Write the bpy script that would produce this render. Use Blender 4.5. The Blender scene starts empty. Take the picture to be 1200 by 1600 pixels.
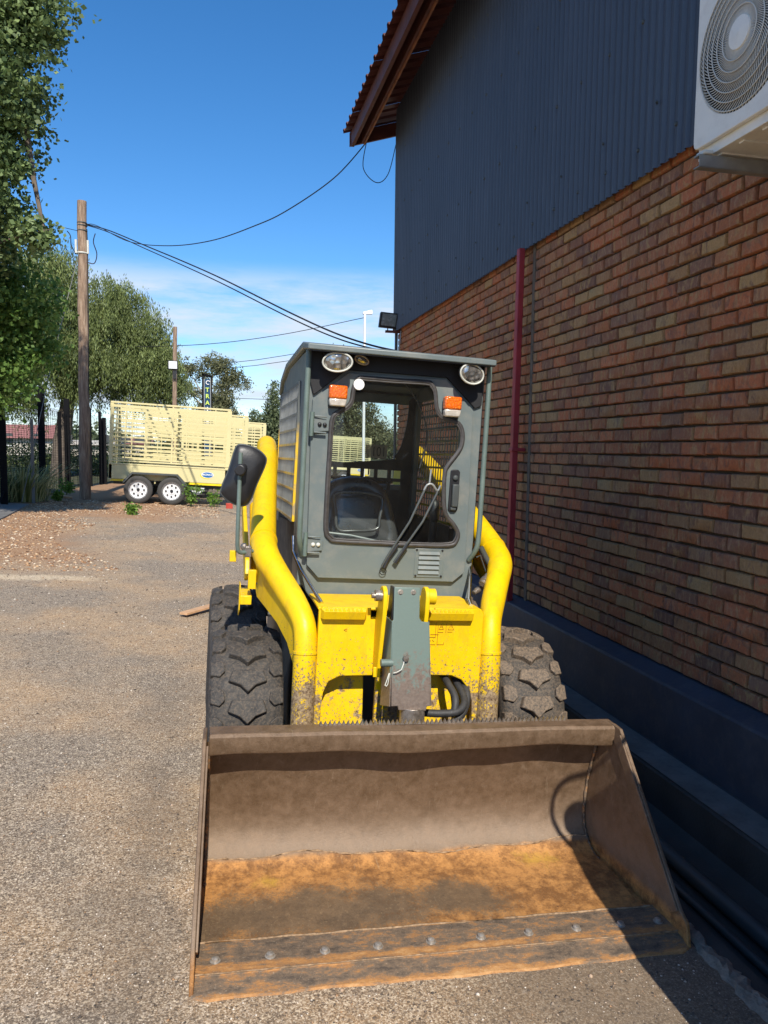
import bpy, bmesh, math, random
import numpy as np
from math import sin, cos, pi, radians, atan, sqrt
from mathutils import Vector, Matrix

random.seed(7); rng = np.random.default_rng(7)
SC = bpy.context.scene
COL = SC.collection

# ------------------------------------------------------------------ camera
cd = bpy.data.cameras.new('camera'); cam = bpy.data.objects.new('camera', cd); COL.objects.link(cam)
cd.sensor_fit = 'VERTICAL'; cd.sensor_height = 36.0; cd.lens = 36.0 * 1180 / 1600
cd.clip_start = 0.05; cd.clip_end = 2000
YAW, PITCH, ROLL = radians(12.9), radians(4.7), radians(0.7)
fwd = Vector((sin(YAW) * cos(PITCH), cos(YAW) * cos(PITCH), -sin(PITCH)))
r0 = Vector((cos(YAW), -sin(YAW), 0)); u0 = r0.cross(fwd)
rt = r0 * cos(ROLL) + u0 * sin(ROLL); upv = rt.cross(fwd)
m = Matrix((rt, upv, -fwd)).transposed().to_4x4(); m.translation = Vector((0, 0, 1.62))
cam.matrix_world = m
SC.camera = cam

# ------------------------------------------------------------------ sun, sky
SUN_EL, SUN_AZ = radians(44), radians(1.0)          # sun stands behind the camera
ld = bpy.data.lights.new('sun', 'SUN'); ld.energy = 4.8; ld.angle = radians(0.5); ld.color = (1, .94, .84)
sun = bpy.data.objects.new('sun', ld); COL.objects.link(sun)
tosun = Vector((-sin(SUN_AZ) * cos(SUN_EL), -cos(SUN_AZ) * cos(SUN_EL), sin(SUN_EL)))
sun.rotation_euler = tosun.to_track_quat('Z', 'Y').to_euler()
sun.location = (0, -20, 20)
W = bpy.data.worlds.new('World'); SC.world = W; W.use_nodes = True
nt = W.node_tree; nt.nodes.clear()
def wn(t, **k):
    n = nt.nodes.new(t)
    for a, b in k.items(): setattr(n, a, b)
    return n
sky = wn('ShaderNodeTexSky', sky_type='NISHITA', sun_disc=False, sun_elevation=SUN_EL, sun_rotation=radians(181), altitude=1500, air_density=1.0, dust_density=0.6, ozone_density=3.0)
tc = wn('ShaderNodeTexCoord'); mp = wn('ShaderNodeMapping'); mp.inputs['Scale'].default_value = (1.6, 1.6, 9.0)
nz = wn('ShaderNodeTexNoise'); nz.inputs['Scale'].default_value = 3.4; nz.inputs['Detail'].default_value = 9; nz.inputs['Roughness'].default_value = .62
sep = wn('ShaderNodeSeparateXYZ')
L = nt.links.new
L(tc.outputs['Generated'], mp.inputs[0]); L(mp.outputs[0], nz.inputs[0]); L(tc.outputs['Generated'], sep.inputs[0])
r1 = wn('ShaderNodeMapRange'); r1.inputs['From Min'].default_value = .30; r1.inputs['From Max'].default_value = .58; L(nz.outputs[0], r1.inputs['Value'])
r2 = wn('ShaderNodeMapRange', interpolation_type='SMOOTHSTEP'); r2.inputs['From Min'].default_value = .235; r2.inputs['From Max'].default_value = .185; L(sep.outputs['Z'], r2.inputs['Value'])
mu = wn('ShaderNodeMath', operation='MULTIPLY'); L(r1.outputs[0], mu.inputs[0]); L(r2.outputs[0], mu.inputs[1])
mu2 = wn('ShaderNodeMath', operation='MULTIPLY'); L(mu.outputs[0], mu2.inputs[0]); mu2.inputs[1].default_value = .95
hs = wn('ShaderNodeHueSaturation'); hs.inputs['Saturation'].default_value = 1.28; hs.inputs['Value'].default_value = 1.08; L(sky.outputs[0], hs.inputs['Color'])
mx = wn('ShaderNodeMixRGB'); L(mu2.outputs[0], mx.inputs[0]); L(hs.outputs[0], mx.inputs[1]); mx.inputs[2].default_value = (4.2, 4.8, 5.6, 1)
bg = wn('ShaderNodeBackground'); bg.inputs[1].default_value = .145; L(mx.outputs[0], bg.inputs[0])
wo = wn('ShaderNodeOutputWorld'); L(bg.outputs[0], wo.inputs[0])
SC.view_settings.view_transform = 'Standard'; SC.view_settings.look = 'None'
SC.view_settings.exposure = 0.28; SC.view_settings.gamma = 1.0; SC.view_settings.use_curve_mapping = False

# ------------------------------------------------------------------ materials
class NT:
    def __init__(s, name):
        s.m = bpy.data.materials.new(name); s.m.use_nodes = True; s.t = s.m.node_tree
        s.p = s.t.nodes['Principled BSDF']; s.o = s.t.nodes['Material Output']; s._c = None
    def n(s, t, ins=None, **k):
        x = s.t.nodes.new(t)
        for a, b in k.items(): setattr(x, a, b)
        for a, b in (ins or {}).items():
            if hasattr(b, 'is_output'): s.t.links.new(b, x.inputs[a])
            else: x.inputs[a].default_value = b
        return x
    def co(s, kind='Object', sc=None):
        if s._c is None: s._c = s.n('ShaderNodeTexCoord')
        v = s.n('ShaderNodeNewGeometry').outputs['Position'] if kind == 'World' else s._c.outputs[kind]
        if sc: v = s.n('ShaderNodeMapping', {0: v, 'Scale': sc}).outputs[0]
        return v
    def noise(s, scale, v=None, det=4, rough=.55, dist=0):
        return s.n('ShaderNodeTexNoise', {'Vector': v or s.co(), 'Scale': scale, 'Detail': det, 'Roughness': rough, 'Distortion': dist}).outputs[0]
    def vor(s, scale, v=None, f='F1', out=0):
        return s.n('ShaderNodeTexVoronoi', {'Vector': v or s.co(), 'Scale': scale}, feature=f).outputs[out]
    def rng(s, v, a, b, c=0., d=1., sm=False):
        return s.n('ShaderNodeMapRange', {'Value': v, 'From Min': a, 'From Max': b, 'To Min': c, 'To Max': d}, interpolation_type='SMOOTHSTEP' if sm else 'LINEAR').outputs[0]
    def ma(s, op, a, b=0., c=0.):
        return s.n('ShaderNodeMath', {0: a, 1: b, 2: c}, operation=op).outputs[0]
    def mix(s, f, a, b, mode='MIX'):
        f4 = lambda c: c if hasattr(c, 'is_output') else (*c[:3], 1)
        return s.n('ShaderNodeMixRGB', {0: f, 1: f4(a), 2: f4(b)}, blend_type=mode).outputs[0]
    def ramp(s, v, stops):
        r = s.n('ShaderNodeValToRGB', {0: v}); e = r.color_ramp.elements
        while len(e) < len(stops): e.new(.5)
        for i, (p, c) in enumerate(stops): e[i].position = p; e[i].color = (*c, 1)
        return r.outputs[0]
    def xyz(s, v=None):
        return s.n('ShaderNodeSeparateXYZ', {0: v or s.co()}).outputs
    def bump(s, h, st=.3, d=.01, nrm=None):
        i = {'Strength': st, 'Distance': d, 'Height': h}
        if nrm is not None: i['Normal'] = nrm
        return s.n('ShaderNodeBump', i).outputs[0]
    def set(s, **k):
        for a, b in k.items():
            a = {'base': 'Base Color', 'rough': 'Roughness', 'metal': 'Metallic', 'normal': 'Normal', 'spec': 'Specular IOR Level', 'alpha': 'Alpha'}.get(a, a)
            if hasattr(b, 'is_output'): s.t.links.new(b, s.p.inputs[a])
            else: s.p.inputs[a].default_value = (*b, 1) if isinstance(b, tuple) and len(b) == 3 and a == 'Base Color' else b
        return s.m

def simple(name, col, rough=.5, metal=0., var=.12, sc=6., bump=0., bs=60., dirt=None, spec=.5):
    s = NT(name)
    n1 = s.noise(sc, det=5)
    c = s.mix(s.rng(n1, .3, .7), tuple(x * (1 - var) for x in col), tuple(min(1, x * (1 + var)) for x in col))
    if dirt:
        c = s.mix(s.rng(s.noise(sc * 3.1, det=7, rough=.7), .48, .75, 0, dirt[1]), c, dirt[0])
    k = dict(base=c, rough=s.rng(s.noise(sc * 2), .3, .7, max(0, rough - .08), min(1, rough + .08)), metal=metal, spec=spec)
    if bump: k['normal'] = s.bump(s.noise(bs, det=3), bump, .01)
    return s.set(**k)

def yellow_mat(name, wear=1.):
    s = NT(name); z = s.xyz()[2]
    c = s.mix(s.rng(s.noise(4, det=5), .3, .7), (.78, .49, .002), (.86, .56, .003))
    grime = s.rng(s.noise(14, s.co(sc=(1.6, 1.6, .5)), det=9, rough=.75), .48, .72, 0, .42)
    c = s.mix(grime, c, (.36, .20, .03))
    h = s.rng(z, .45, .95, .30 * wear, -.022)
    chip = s.ma('ADD', s.noise(105, det=6, rough=.65), h)
    chip = s.rng(chip, .665, .70)
    big = s.rng(s.ma('ADD', s.noise(14, det=8, rough=.7), s.rng(z, .58, .86, .185 * wear, -.15)), .60, .67)
    chip = s.ma('MAXIMUM', chip, big)
    rust = s.mix(s.rng(s.noise(70, det=7, rough=.8), .38, .62), (.085, .045, .025), (.42, .31, .18))
    c = s.mix(chip, c, rust)
    return s.set(base=c, rough=s.ma('MAXIMUM', s.rng(chip, 0, 1, 0, .7), s.rng(s.noise(12, det=6, rough=.7), .35, .65, .34, .58)), spec=.35, normal=s.bump(s.ma('SUBTRACT', s.noise(55, det=3), chip), .15, .004, s.bump(s.noise(9, det=2), .12, .02)))

def steel_bucket():
    s = NT('worn rusty bucket steel'); X_, Y_, Z_ = s.xyz()[0:3]
    floor = s.ma('MULTIPLY', s.rng(s.ma('ADD', Y_, s.ma('MULTIPLY', s.noise(9, det=5), .05)), -.715, -.74, 0, 1, True), s.rng(s.ma('ADD', Z_, s.ma('MULTIPLY', s.noise(7, det=5), .08)), .14, .10, 0, 1, True)); painted_sheen = s.ma('MULTIPLY', s.rng(Z_, .28, .12, 0, .42, True), s.rng(Z_, .03, .06, 0, 1))
    fine = s.noise(190, det=4, rough=.85); grit = s.noise(85, det=7, rough=.85); mid = s.noise(22, det=8, rough=.72)
    scr = s.noise(30, s.co(sc=(1, 1, .25)), det=6, rough=.7, dist=1.2)
    back = s.mix(s.rng(mid, .35, .68), (.115, .070, .038), (.205, .132, .080))
    back = s.mix(s.rng(scr, .58, .72, 0, .6), back, (.25, .18, .12))
    back = s.mix(s.rng(fine, .66, .74, 0, .75), back, (.5, .4, .3))
    big = s.noise(4.2, det=8, rough=.65, dist=.4)
    def blob(cx, cy, rx, ry):
        a = s.ma('POWER', s.ma('ABSOLUTE', s.ma('DIVIDE', s.ma('SUBTRACT', X_, cx), rx)), 2.); b = s.ma('POWER', s.ma('ABSOLUTE', s.ma('DIVIDE', s.ma('SUBTRACT', Y_, cy), ry)), 2.)
        return s.ma('SUBTRACT', 1., s.ma('SQRT', s.ma('ADD', a, b)))
    oil = s.ma('MAXIMUM', blob(-.33, -1.06, .42, .17), s.ma('MAXIMUM', blob(-.70, -1.08, .30, .16), blob(.10, -1.05, .24, .12)))
    yel = s.ma('MAXIMUM', blob(-.565, -.86, .11, .10), blob(.50, -.84, .15, .09))
    rust = s.mix(s.rng(s.ma('ADD', mid, s.ma('MULTIPLY', s.ma('SUBTRACT', s.noise(7, det=7, rough=.7), .5), .9)), .38, .62), (.25, .115, .04), (.56, .27, .085))
    flo = s.mix(s.rng(s.ma('ADD', oil, s.ma('ADD', s.ma('MULTIPLY', s.ma('SUBTRACT', big, .5), 2.2), s.ma('MULTIPLY', s.ma('SUBTRACT', grit, .5), 2.6))), -.15, .5, 0, .88, True), rust, s.mix(mid, (.09, .065, .042), (.19, .14, .09)))
    flo = s.mix(s.rng(s.ma('ADD', yel, s.ma('MULTIPLY', s.ma('SUBTRACT', s.noise(13, det=8, rough=.72), .5), 2.8)), .30, 1.1, 0, .7, True), flo, (.60, .36, .055))
    flo = s.mix(s.rng(s.noise(60, det=5, rough=.8), .60, .70, 0, .8), flo, (.045, .035, .028))
    flo = s.mix(s.rng(fine, .68, .74, 0, .6), flo, (.55, .42, .28))
    flo = s.mix(s.rng(grit, .46, .34, 0, .7), flo, (.06, .042, .03)); flo = s.mix(s.rng(grit, .56, .68, 0, .45), flo, (.60, .42, .22))
    back = s.mix(s.rng(grit, .45, .34, 0, .5), back, (.07, .04, .022)); st_ = s.noise(60, s.co(sc=(1, .12, .12)), det=5, rough=.8, dist=.4); back = s.mix(s.rng(st_, .62, .72, 0, .5), back, (.36, .28, .20)); flo = s.mix(s.rng(st_, .62, .74, 0, .4), flo, (.50, .38, .24))
    back = s.mix(painted_sheen, back, s.mix(mid, (.23, .165, .11), (.36, .27, .19)))  # pale mix paints the highlight along the curve of the back plate
    c = s.mix(floor, back, flo)
    return s.set(base=c, metal=.15, rough=s.rng(mid, .3, .7, .40, .62), normal=s.bump(s.ma('ADD', fine, s.ma('ADD', grit, s.ma('MULTIPLY', mid, 1.5))), .4, .004))

def edge_steel():
    s = NT('rusty cutting edge steel'); mid = s.noise(26, s.co(sc=(.6, 1.2, 1.2)), det=9, rough=.8); big = s.noise(7, s.co(sc=(.5, 2, 2)), det=6, rough=.7); y = s.xyz()[1]
    band = s.ma('MULTIPLY', s.rng(s.ma('ADD', y, s.ma('MULTIPLY', big, .06)), -1.25, -1.27, 0, 1), s.rng(y, -1.33, -1.31, 0, 1))
    tip = s.rng(y, -1.375, -1.395, 0, 1)
    f = s.ma('ADD', s.ma('ADD', mid, s.ma('MULTIPLY', s.ma('MAXIMUM', band, tip), .16)), s.ma('MULTIPLY', s.ma('SUBTRACT', big, .5), .5))
    c = s.ramp(f, [(.36, (.08, .062, .048)), (.52, (.19, .135, .09)), (.64, (.40, .19, .065)), (.80, (.55, .31, .13))])
    c = s.mix(s.rng(s.noise(170, det=4, rough=.8), .58, .70, 0, .6), c, (.52, .42, .30))
    return s.set(base=c, metal=.05, rough=.6, spec=.3, normal=s.bump(s.noise(90, det=7, rough=.8), .6, .005))

def tyre_mat(name, dust):
    s = NT(name); g = s.noise(28, det=8, rough=.7)
    c = s.mix(s.rng(g, .35, .7), (.022, .021, .02), (.06, .055, .048))
    c = s.mix(s.rng(s.noise(95, det=5, rough=.8), .5 - dust * .18, .78 - dust * .15, 0, .25 + dust * .5), c, (.34, .24, .155))
    return s.set(base=c, rough=.72, normal=s.bump(s.noise(120, det=5, rough=.7), .4, .004))

def ground_mat():
    s = NT('dusty gravel asphalt'); w = s.co('World'); x, y, z = s.xyz(w)[0:3]
    big = s.noise(.55, w, det=6, rough=.6); mid = s.noise(3.2, w, det=7, rough=.65)
    c = s.mix(s.rng(big, .40, .58, 0, 1, True), (.20, .155, .115), (.46, .285, .14))
    c = s.mix(s.rng(mid, .35, .7, 0, .7), c, (.25, .182, .115))
    # tar showing through in dark worn smudges
    c = s.mix(s.rng(s.noise(1.3, w, det=8, rough=.7, dist=.5), .56, .72, 0, .5), c, (.12, .092, .066))
    f = s.n('ShaderNodeTexVoronoi', {'Vector': w, 'Scale': 150.}); f2 = s.n('ShaderNodeTexVoronoi', {'Vector': w, 'Scale': 330.})
    def grain(fv, lo, hi, c, amt):
        v = s.n('ShaderNodeSeparateColor', {0: fv.outputs['Color']}).outputs[0]
        c = s.mix(s.ma('MULTIPLY', s.rng(v, .0, lo, amt, 0), 1), c, (.07, .055, .045))
        return s.mix(s.ma('MULTIPLY', s.rng(v, hi, 1, 0, amt), 1), c, (.74, .60, .42))
    gn = s.noise(150, w, det=4, rough=.85); gm = s.noise(62, w, det=6, rough=.8)
    c = s.mix(s.rng(gn, .49, .38, 0, .95), c, (.07, .056, .044)); c = s.mix(s.rng(gn, .53, .62, 0, .95), c, (.80, .68, .52))
    c = s.mix(s.rng(gm, .47, .38, 0, .6), c, (.10, .08, .062)); c = s.mix(s.rng(gm, .56, .66, 0, .75), c, (.70, .58, .44)); gf = s.noise(24, w, det=6, rough=.8); c = s.mix(s.rng(gf, .56, .68, 0, .5), c, (.62, .52, .41)); c = s.mix(s.rng(gf, .45, .36, 0, .4), c, (.12, .10, .08))
    c = grain(f, .16, .86, c, .7)
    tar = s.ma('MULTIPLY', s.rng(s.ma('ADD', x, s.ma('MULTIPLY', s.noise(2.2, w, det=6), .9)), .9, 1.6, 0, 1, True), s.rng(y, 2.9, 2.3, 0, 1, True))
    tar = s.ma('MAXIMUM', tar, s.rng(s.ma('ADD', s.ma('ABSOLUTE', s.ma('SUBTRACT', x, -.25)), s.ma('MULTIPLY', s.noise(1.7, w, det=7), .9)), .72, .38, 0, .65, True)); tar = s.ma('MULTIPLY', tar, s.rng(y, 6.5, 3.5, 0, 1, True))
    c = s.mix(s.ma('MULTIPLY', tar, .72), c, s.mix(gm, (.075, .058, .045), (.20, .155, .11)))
    # earth and litter at the far left verge, a swept line of pale sand
    e = s.ma('ADD', s.ma('ADD', x, s.rng(y, 9, 21, 0, 2.2)), s.ma('MULTIPLY', s.noise(.9, w, det=5), -1.6))
    em = s.ma('MULTIPLY', s.rng(e, -1.7, -2.7, 0, 1, True), s.rng(y, 9.3, 11.5, 0, 1, True))
    e2 = s.ma('MULTIPLY', s.rng(s.ma('ADD', y, s.ma('MULTIPLY', s.noise(1.1, w, det=5), 2.5)), 17.2, 18.6, 0, 1, True), s.rng(x, -.2, -1.2, 0, 1))
    em = s.ma('MAXIMUM', em, e2)
    earth = s.mix(s.noise(26, w, det=8, rough=.75), (.19, .095, .045), (.52, .33, .19))
    c = s.mix(em, c, earth)
    sy = s.ma('ABSOLUTE', s.ma('SUBTRACT', s.ma('ADD', y, s.ma('MULTIPLY', s.noise(1.5, w, det=4), .5)), 9.55))
    sm = s.ma('MULTIPLY', s.rng(sy, .22, .06, 0, .85, True), s.rng(x, -1.0, -1.7, 0, 1, True))
    c = s.mix(s.ma('MULTIPLY', sm, s.rng(s.noise(40, w, det=4), .35, .55)), c, (.62, .50, .34))
    h = s.ma('ADD', s.ma('MULTIPLY', f.outputs[0], -.5), gm)
    return s.set(base=c, rough=.88, spec=.25, normal=s.bump(h, .26, .008))

def brick_mat():
    s = NT('fired clay brick'); w = s.co('World')
    a = s.n('ShaderNodeAttribute', attribute_name='tint', attribute_type='GEOMETRY').outputs['Fac']
    oi = s.n('ShaderNodeAttribute', attribute_name='tone', attribute_type='OBJECT').outputs['Fac']
    t = s.ma('ADD', a, oi)
    base = s.ramp(t, [(.0, (.22, .115, .08)), (.14, (.38, .15, .075)), (.30, (.56, .175, .075)), (.46, (.44, .165, .075)), (.60, (.29, .145, .095)), (.72, (.50, .30, .125)), (.84, (.40, .195, .095)), (.97, (.60, .20, .085))])
    blot = s.rng(s.noise(14, s.co('World', (1, 1.6, .9)), det=4, dist=1.0), .52, .60, 0, 1)
    c = s.mix(s.ma('MULTIPLY', blot, .65), base, s.mix(s.rng(s.noise(4, w), .42, .58), (.19, .10, .08), (.52, .32, .13)))
    c = s.mix(s.rng(s.noise(80, w, det=6, rough=.75), .35, .75, .0, .55), c, (.15, .085, .05))
    c = s.mix(s.rng(s.noise(30, s.co('World', (1, 1.5, .5)), det=6, rough=.75), .50, .68, 0, .55), c, (.52, .33, .18))
    return s.set(base=c, rough=.85, spec=.2, normal=s.bump(s.noise(95, w, det=6, rough=.7), .5, .006))

def corr_mat(name, c1, rough=.45):
    s = NT(name); w = s.co('World')
    c = s.mix(s.rng(s.noise(1.2, s.co('World', (1, 1, .25)), det=5), .3, .7), tuple(v * .88 for v in c1), tuple(v * 1.12 for v in c1))
    c = s.mix(s.rng(s.noise(5, s.co('World', (1, 1.5, .2)), det=8, rough=.7), .50, .75, 0, .4), c, tuple(v * 1.4 + .025 for v in c1))
    return s.set(base=c, rough=rough)

def leaf_mat(name, c1, c2, tr=.35):
    s = NT(name)
    a = s.n('ShaderNodeAttribute', attribute_name='tint', attribute_type='GEOMETRY').outputs['Fac']
    c = s.mix(a, c1, c2)
    s.set(base=c, rough=.55, spec=.35)
    t = s.n('ShaderNodeBsdfTranslucent', {0: s.mix(a, tuple(v * 1.3 for v in c1), tuple(min(1, v * 1.5) for v in c2))})
    mxs = s.n('ShaderNodeMixShader', {0: tr, 1: s.p.outputs[0], 2: t.outputs[0]})
    s.t.links.new(mxs.outputs[0], s.o.inputs[0]); return s.m

def glass_mat(name, tint, dirt=.04):
    s = NT(name)
    fr = s.n('ShaderNodeFresnel', {0: 1.5}).outputs[0]
    tp = s.n('ShaderNodeBsdfTransparent', {0: (*tint, 1)}); gl = s.n('ShaderNodeBsdfGlossy', {0: (.9, .9, .9, 1), 'Roughness': .02})
    m1 = s.n('ShaderNodeMixShader', {0: fr, 1: tp.outputs[0], 2: gl.outputs[0]})
    df = s.n('ShaderNodeBsdfDiffuse', {0: (.45, .4, .33, 1)})
    m2 = s.n('ShaderNodeMixShader', {0: s.rng(s.noise(7, det=8, rough=.75), .3, .8, dirt * .3, dirt * 2), 1: m1.outputs[0], 2: df.outputs[0]})
    s.t.links.new(m2.outputs[0], s.o.inputs[0]); return s.m

MT = {}
MT['yellow'] = yellow_mat('chipped yellow paint'); MT['yellow2'] = yellow_mat('scuffed yellow paint', .35); MT['yellow_panel'] = yellow_mat('stained yellow panel paint', .72)
MT['grey'] = simple('grey cab paint', (.135, .162, .160), .42, 0, .08, 3, .02, 80, ((.30, .27, .22), .45))
MT['greydk'] = simple('dark grey steel', (.06, .068, .066), .5, 0, .15, 6)
MT['black'] = simple('black plastic', (.018, .018, .02), .42, 0, .2, 8, .05, 120)
MT['liner'] = simple('black cab liner', (.010, .010, .012), .6, 0, .2, 8)
MT['rubber'] = simple('weathered rubber seal', (.055, .05, .048), .5, 0, .25, 30)
MT['seat'] = simple('glossy black vinyl', (.07, .07, .072), .30, 0, .2, 4, spec=1.0)
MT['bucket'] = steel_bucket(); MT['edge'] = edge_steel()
MT['steel'] = simple('bare worn steel', (.32, .28, .24), .38, .7, .35, 25, .15, 90, ((.12, .07, .04), .7))
MT['chrome'] = simple('chromed steel', (.6, .6, .6), .15, 1., .1, 20)
MT['weld'] = simple('rusty weld', (.30, .20, .12), .85, 0, .5, 60, .3, 90, spec=.1)
MT['bolt'] = simple('scuffed bolt steel', (.38, .34, .29), .4, .5, .3, 60, .1, 90)
MT['tyre_dark'] = tyre_mat('dark worn tyre rubber', .25); MT['tyre_dusty'] = tyre_mat('tyre rubber with some dust', .42); MT['lug_dusty'] = tyre_mat('dust caked tyre lug', .85)
MT['rim'] = simple('grimy rim paint', (.06, .055, .04), .6)
MT['ground'] = ground_mat(); MT['brick'] = brick_mat()
MT['mortar'] = simple('brown mortar', (.075, .05, .028), .95, 0, .35, 9, .5, 70)
MT['clad'] = corr_mat('slate blue painted sheet', (.062, .074, .096), .42); MT['roof'] = corr_mat('oxide red roof sheet', (.075, .016, .012), .5)
MT['roofwood'] = simple('red brown painted timber', (.10, .028, .018), .6, 0, .3, 7, .1, 60)
MT['lit_batten'] = simple('orange timber lit edge', (.26, .10, .04), .6, 0, .3, 7)  # lighter orange paints the lit lower edge of the eave beam
MT['redpipe'] = simple('dull red painted steel', (.36, .032, .038), .5, 0, .2, 5)
MT['plinth'] = simple('dark blue painted plinth', (.05, .056, .075), .6, 0, .2, 4, .15, 40, ((.14, .13, .12), .35))
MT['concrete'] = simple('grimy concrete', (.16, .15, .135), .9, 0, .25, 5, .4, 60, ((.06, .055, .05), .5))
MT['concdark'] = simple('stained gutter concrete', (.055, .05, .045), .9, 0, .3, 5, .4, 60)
MT['jointgrey'] = simple('grey joint mortar', (.15, .115, .08), .95, 0, .3, 20)
MT['mortar_pale'] = simple('crumbling pale mortar', (.22, .185, .145), .95, 0, .35, 30, .8, 60)
MT['acwhite'] = simple('aged white enamel', (.80, .78, .70), .4, 0, .05, 4, 0, 60, ((.42, .36, .27), .25))
MT['acgrille'] = simple('beige grille plastic', (.56, .54, .47), .45, 0, .06, 4)
MT['galv'] = simple('galvanised steel', (.30, .31, .30), .45, .5, .2, 12)
MT['cream'] = simple('cream trailer paint', (.66, .58, .30), .4, 0, .05, 2)
MT['treadgrey'] = simple('trailer tyre', (.05, .048, .045), .8)
MT['whiterim'] = simple('white steel rim', (.75, .75, .75), .4, 0, .03, 5)
MT['yellowstrip'] = simple('yellow reflective strip', (.85, .62, .02), .35)
MT['polewood'] = NT('weathered pole timber')
s = MT['polewood']; nn = s.noise(9, s.co(sc=(3, 3, .3)), det=7, rough=.7)
MT['polewood'] = s.set(base=s.ramp(nn, [(.3, (.11, .075, .052)), (.5, (.27, .18, .12)), (.7, (.46, .35, .25))]), rough=.9, normal=s.bump(nn, .6, .02))
MT['plank'] = simple('raw pine timber', (.55, .33, .18), .8, 0, .2, 12)
MT['cable'] = simple('black cable', (.012, .012, .014), .6)
MT['wire'] = simple('dull grey wire', (.16, .16, .15), .6)
MT['hose'] = simple('black hydraulic hose', (.035, .035, .036), .6, 0, .25, 40, .15, 150)
MT['fence'] = simple('black fence paint', (.010, .010, .011), .9, spec=.08)
MT['white'] = simple('white paint', (.8, .8, .78), .5, 0, .04)
MT['clamp'] = simple('pale fittings', (.62, .62, .55), .5)
MT['bark'] = simple('grey brown bark', (.13, .10, .075), .95, 0, .4, 5, .6, 14)
MT['palebark'] = simple('pale gum bark', (.42, .36, .28), .9, 0, .3, 3, .3, 14)
MT['stone'] = None
MT['signblue'] = simple('dark blue sign face', (.012, .055, .12), .4)
MT['navy'] = simple('blue decal', (.01, .13, .38), .4); MT['lime'] = simple('yellow green lettering', (.60, .75, .12), .5)
MT['red'] = simple('red plastic', (.42, .05, .03), .5); MT['green'] = simple('dark green card', (.01, .045, .025), .6)
MT['decal'] = simple('faded red print', (.42, .17, .01), .5); MT['paper'] = simple('grey sticker', (.30, .31, .30), .6)
MT['ltgrey'] = simple('light grey plastic', (.36, .37, .36), .5)
MT['frame_teal'] = simple('worn grey green paint', (.13, .175, .155), .55, .1, .15, 10, .1, 90)
s = NT('grey green paint worn to steel'); zz = s.xyz()[2]
wk = s.rng(s.ma('ADD', s.noise(40, det=8, rough=.75), s.rng(zz, .6, .95, .28, -.22)), .52, .62)
MT['channel'] = s.set(base=s.mix(wk, (.15, .20, .175), s.mix(s.noise(90), (.14, .10, .08), (.34, .27, .22))), rough=.45, metal=s.rng(wk, 0, 1, .05, .45), normal=s.bump(s.noise(70, det=4), .15, .004))
MT['grille_mix'] = NT('cab grille paint')
s = MT['grille_mix']; z = s.xyz()[2]
MT['grille_mix'] = s.set(base=s.mix(s.rng(s.ma('ADD', z, s.ma('MULTIPLY', s.noise(15), .1)), 1.72, 1.82, 0, 1), s.mix(s.rng(s.noise(20, det=6), .5, .65), (.74, .46, .01), (.35, .27, .15)), (.10, .11, .105)), rough=.5)
MT['pane'] = glass_mat('cab glass', (.84, .89, .87), .014)
MT['sidepane'] = glass_mat('dusty side glass', (.35, .35, .34), .22); MT['lensclear'] = None
s = NT('headlamp lens'); v = s.vor(40); 
MT['lens'] = s.set(base=s.mix(s.rng(v, 0, .6), (.75, .74, .70), (.30, .29, .27)), rough=.12, metal=.75, normal=s.bump(v, .8, .01))
s = NT('orange indicator lens'); v = s.vor(120)
MT['orange'] = s.set(base=s.mix(s.rng(v, 0, .5), (.95, .27, .015), (.70, .12, .006)), rough=.15, normal=s.bump(v, .5, .005), **{'Coat Weight': .6})
MT['clearlens'] = s2 = simple('clear indicator lens', (.62, .56, .48), .12, .2, .2, 60)
MT['mirrorglass'] = simple('mirror glass', (.7, .7, .7), .05, 1, 0)
MT['asphalt_roof'] = simple('faded red tin roof', (.30, .13, .11), .7); MT['housewall'] = simple('pale plaster wall', (.55, .50, .42), .8)
MT['lamp_glass'] = simple('floodlight face', (.27, .30, .29), .25, .2, .2, 12)
s = NT('dry grass and shade'); w = s.co('World')
MT['grass'] = s.set(base=s.mix(s.rng(s.noise(1.2, w, det=7, rough=.7), .35, .65), (.03, .042, .012), (.10, .09, .04)), rough=.95, normal=s.bump(s.noise(20, w, det=6), .9, .08))
MT['leaf1'] = leaf_mat('poplar leaf', (.03, .06, .014), (.25, .33, .12), .25)
MT['leaf1b'] = leaf_mat('bright poplar leaf', (.05, .12, .018), (.24, .36, .09), .35)
MT['leaf2'] = leaf_mat('pepper tree leaf', (.035, .055, .015), (.26, .31, .10), .22)
MT['leaf3'] = leaf_mat('gum leaf', (.06, .075, .03), (.28, .27, .14), .3)
MT['leaf4'] = leaf_mat('distant leaf', (.06, .085, .04), (.22, .26, .13), .3)
MT['weed'] = leaf_mat('weed leaf', (.06, .14, .02), (.22, .35, .06), .35)
MT['straw'] = leaf_mat('long grass blade', (.12, .15, .03), (.45, .42, .20), .3)
s = NT('loose stone'); a = s.n('ShaderNodeAttribute', attribute_name='tint', attribute_type='GEOMETRY').outputs['Fac']
MT['stone'] = s.set(base=s.ramp(a, [(0, (.05, .042, .036)), (.35, (.16, .12, .09)), (.6, (.30, .23, .165)), (.75, (.36, .21, .11)), (.86, (.66, .58, .48))]), rough=.85)
s = NT('dead leaf litter'); a = s.n('ShaderNodeAttribute', attribute_name='tint', attribute_type='GEOMETRY').outputs['Fac']
MT['litter'] = s.set(base=s.ramp(a, [(0, (.10, .05, .025)), (.4, (.36, .18, .08)), (.7, (.55, .36, .20)), (1, (.70, .60, .45))]), rough=.8)

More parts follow.
